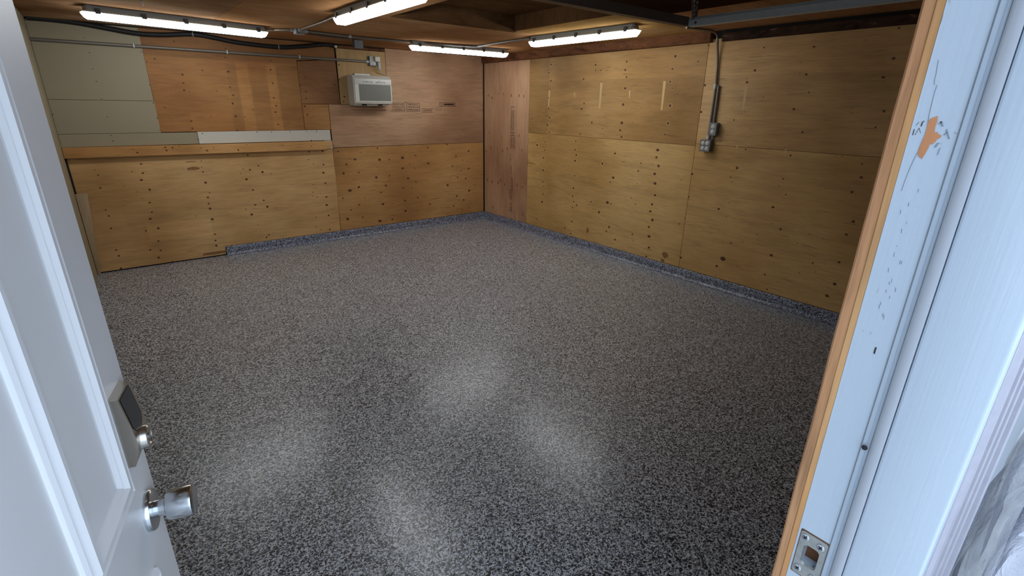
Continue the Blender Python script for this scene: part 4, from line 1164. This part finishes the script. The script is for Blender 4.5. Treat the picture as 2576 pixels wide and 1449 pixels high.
inv = ac.matrix_basis.inverted(); m.v = [tuple(inv @ Vector(v)) for v in m.v]
tag(m.build('control_markings', M['slot'], panel, fix=False), kind='stuff')
m = MB(); m.lathe([(0.004, 0), (0.004, 0.001), (0, 0.001)], (2.435, yf - 0.004, AZ1 - 0.068), (0, -1, 0), 10); world_child(m, 'indicator', M['white'], ac).parent = panel
# front frame around the grille
m = MB()
gx0, gx1, gz0, gz1 = AX0 + 0.062, AX1 - 0.012, AZ0 + 0.042, AZ1 - 0.108
m.box((AX0 + 0.012, yf - 0.002, AZ0 + 0.026), (gx0, yf + 0.006, AZ1 - 0.103), 0.002)
m.box((gx1, yf - 0.002, AZ0 + 0.026), (AX1 + 0.003, yf + 0.006, AZ1 - 0.103), 0.002)
m.box((gx0, yf - 0.002, AZ0 + 0.026), (gx1, yf + 0.006, gz0), 0.002)
world_child(m, 'front_frame', M['acface'], ac)
m = MB(); m.box((gx0, yf + 0.0032, gz0), (gx1, yf + 0.0055, AZ1 - 0.103)); grille = world_child(m, 'grille', M['acgrille'], ac)
nsl = 22
for k in range(nsl):
    z = gz0 + (AZ1 - 0.106 - gz0) * (k + 0.5) / nsl
    m = MB(); m.box((gx0 + 0.002, yf - 0.0005, z - 0.0022), (gx1 - 0.002, yf + 0.003, z + 0.0022)); world_child(m, 'grille_slat', M['acgrille'], ac).parent = grille
m = MB(); m.box((2.463, YB - 0.04, AZ1 + 0.001), (2.655, YB - 0.0075, AZ1 + 0.022), 0.003); world_child(m, 'top_flange', M['acface'], ac)
m = MB(); m.box((AX0 + 0.004, yf + 0.03, AZ0 - 0.012), (AX1 - 0.05, YB - 0.0075, AZ0 + 0.004), 0.002); world_child(m, 'base_tray', M['acbody'], ac)
for x in (2.475, 2.675):
    m = MB(); m.box((x, yf + 0.028, AZ0 - 0.010), (x + 0.06, yf + 0.032, AZ0 + 0.006), 0.001); world_child(m, 'drain_slot', M['slot'], ac)
m = MB(); m.tube(smooth_path([(AX1 + 0.004, yf + 0.05, 1.84), (AX1 + 0.035, yf + 0.08, 1.79), (AX1 + 0.032, yf + 0.12, 1.70), (AX1 + 0.012, yf + 0.14, 1.63)]), 0.003, 6); world_child(m, 'loose_wire', M['recept'], ac)
# mounting cleat below
m = MB(); m.box((2.41, YB - 0.026, 1.555), (2.855, YB - 0.0145 + 0.013, 1.598), 0.002)
cl = m.build('mounting_cleat', M['fir']); tag(cl, 'small wooden cleat on the wall under the air conditioner', 'wood cleat')

# ================================================================ SMALL THINGS
# pale offcut standing in the left back corner
m = MB()
m.prism([(XL + 0.004, 0.001), (-0.302, 0.001), (-0.262, 0.50), (-0.238, 0.79), (XL + 0.004, 0.79)], 0.012, lambda a, b, t: Vector((a, YB - 0.040 + t, b)), 0.001)
tag(m.build('plywood_offcut', M['pale']), 'pale narrow plywood offcut standing in the corner under the ledge board', 'board')
m = MB(); m.box((XL + 0.0005, YB - 0.016, 0.80), (XL + 0.0135, YB - 0.0005, 1.11)); tag(m.build('trim_3', M['gap']), 'dark gap strip in the far left corner', kind='structure')

# plastic wrapped bundle outside, beside the doorway
bun = empty('wrapped_bundle', (1.035, -0.142, -0.04)); tag(bun, 'bundle wrapped in wrinkled clear plastic film outside the door frame', 'bundle')
def crumple(rx, ry, z0, z1, amp, seed, nu=72, nv=54):
    rnd = random.Random(seed)
    ks = [(rnd.randint(2, 17), rnd.uniform(-14, 14), rnd.uniform(0, 6.28), rnd.uniform(0.3, 1.0)) for _ in range(16)]
    rings = []
    for j in range(nv + 1):
        t = j / nv; z = z0 + (z1 - z0) * t
        cap = 1 - max(0, (t - 0.9) / 0.1) ** 2 * 0.75
        ring = []
        for i in range(nu):
            a = 2 * math.pi * i / nu
            d = 0
            for k, kz, ph, w in ks: d += w * (abs(math.sin(k * a * 0.5 + kz * t + ph)) - 0.6) * 2 / math.sqrt(k)
            r = 1 + amp * d / 5
            x = rx * r * math.copysign(abs(math.cos(a)) ** 0.7, math.cos(a)) * cap
            y = ry * r * math.copysign(abs(math.sin(a)) ** 0.7, math.sin(a)) * cap
            ring.append(Vector((x, y, z + 0.03 * math.sin(3 * a + seed) * t)))
        rings.append(ring)
    return rings
m = MB(); m.loft(crumple(0.30, 0.115, 0.0, 1.30, 0.10, 5), True, True); m.build('wrapped_panels', M['bundle'], bun)
m = MB(); m.loft(crumple(0.37, 0.150, 0.002, 1.36, 0.42, 9, 150, 110), True, True); m.build('plastic_film', M['film'], bun)
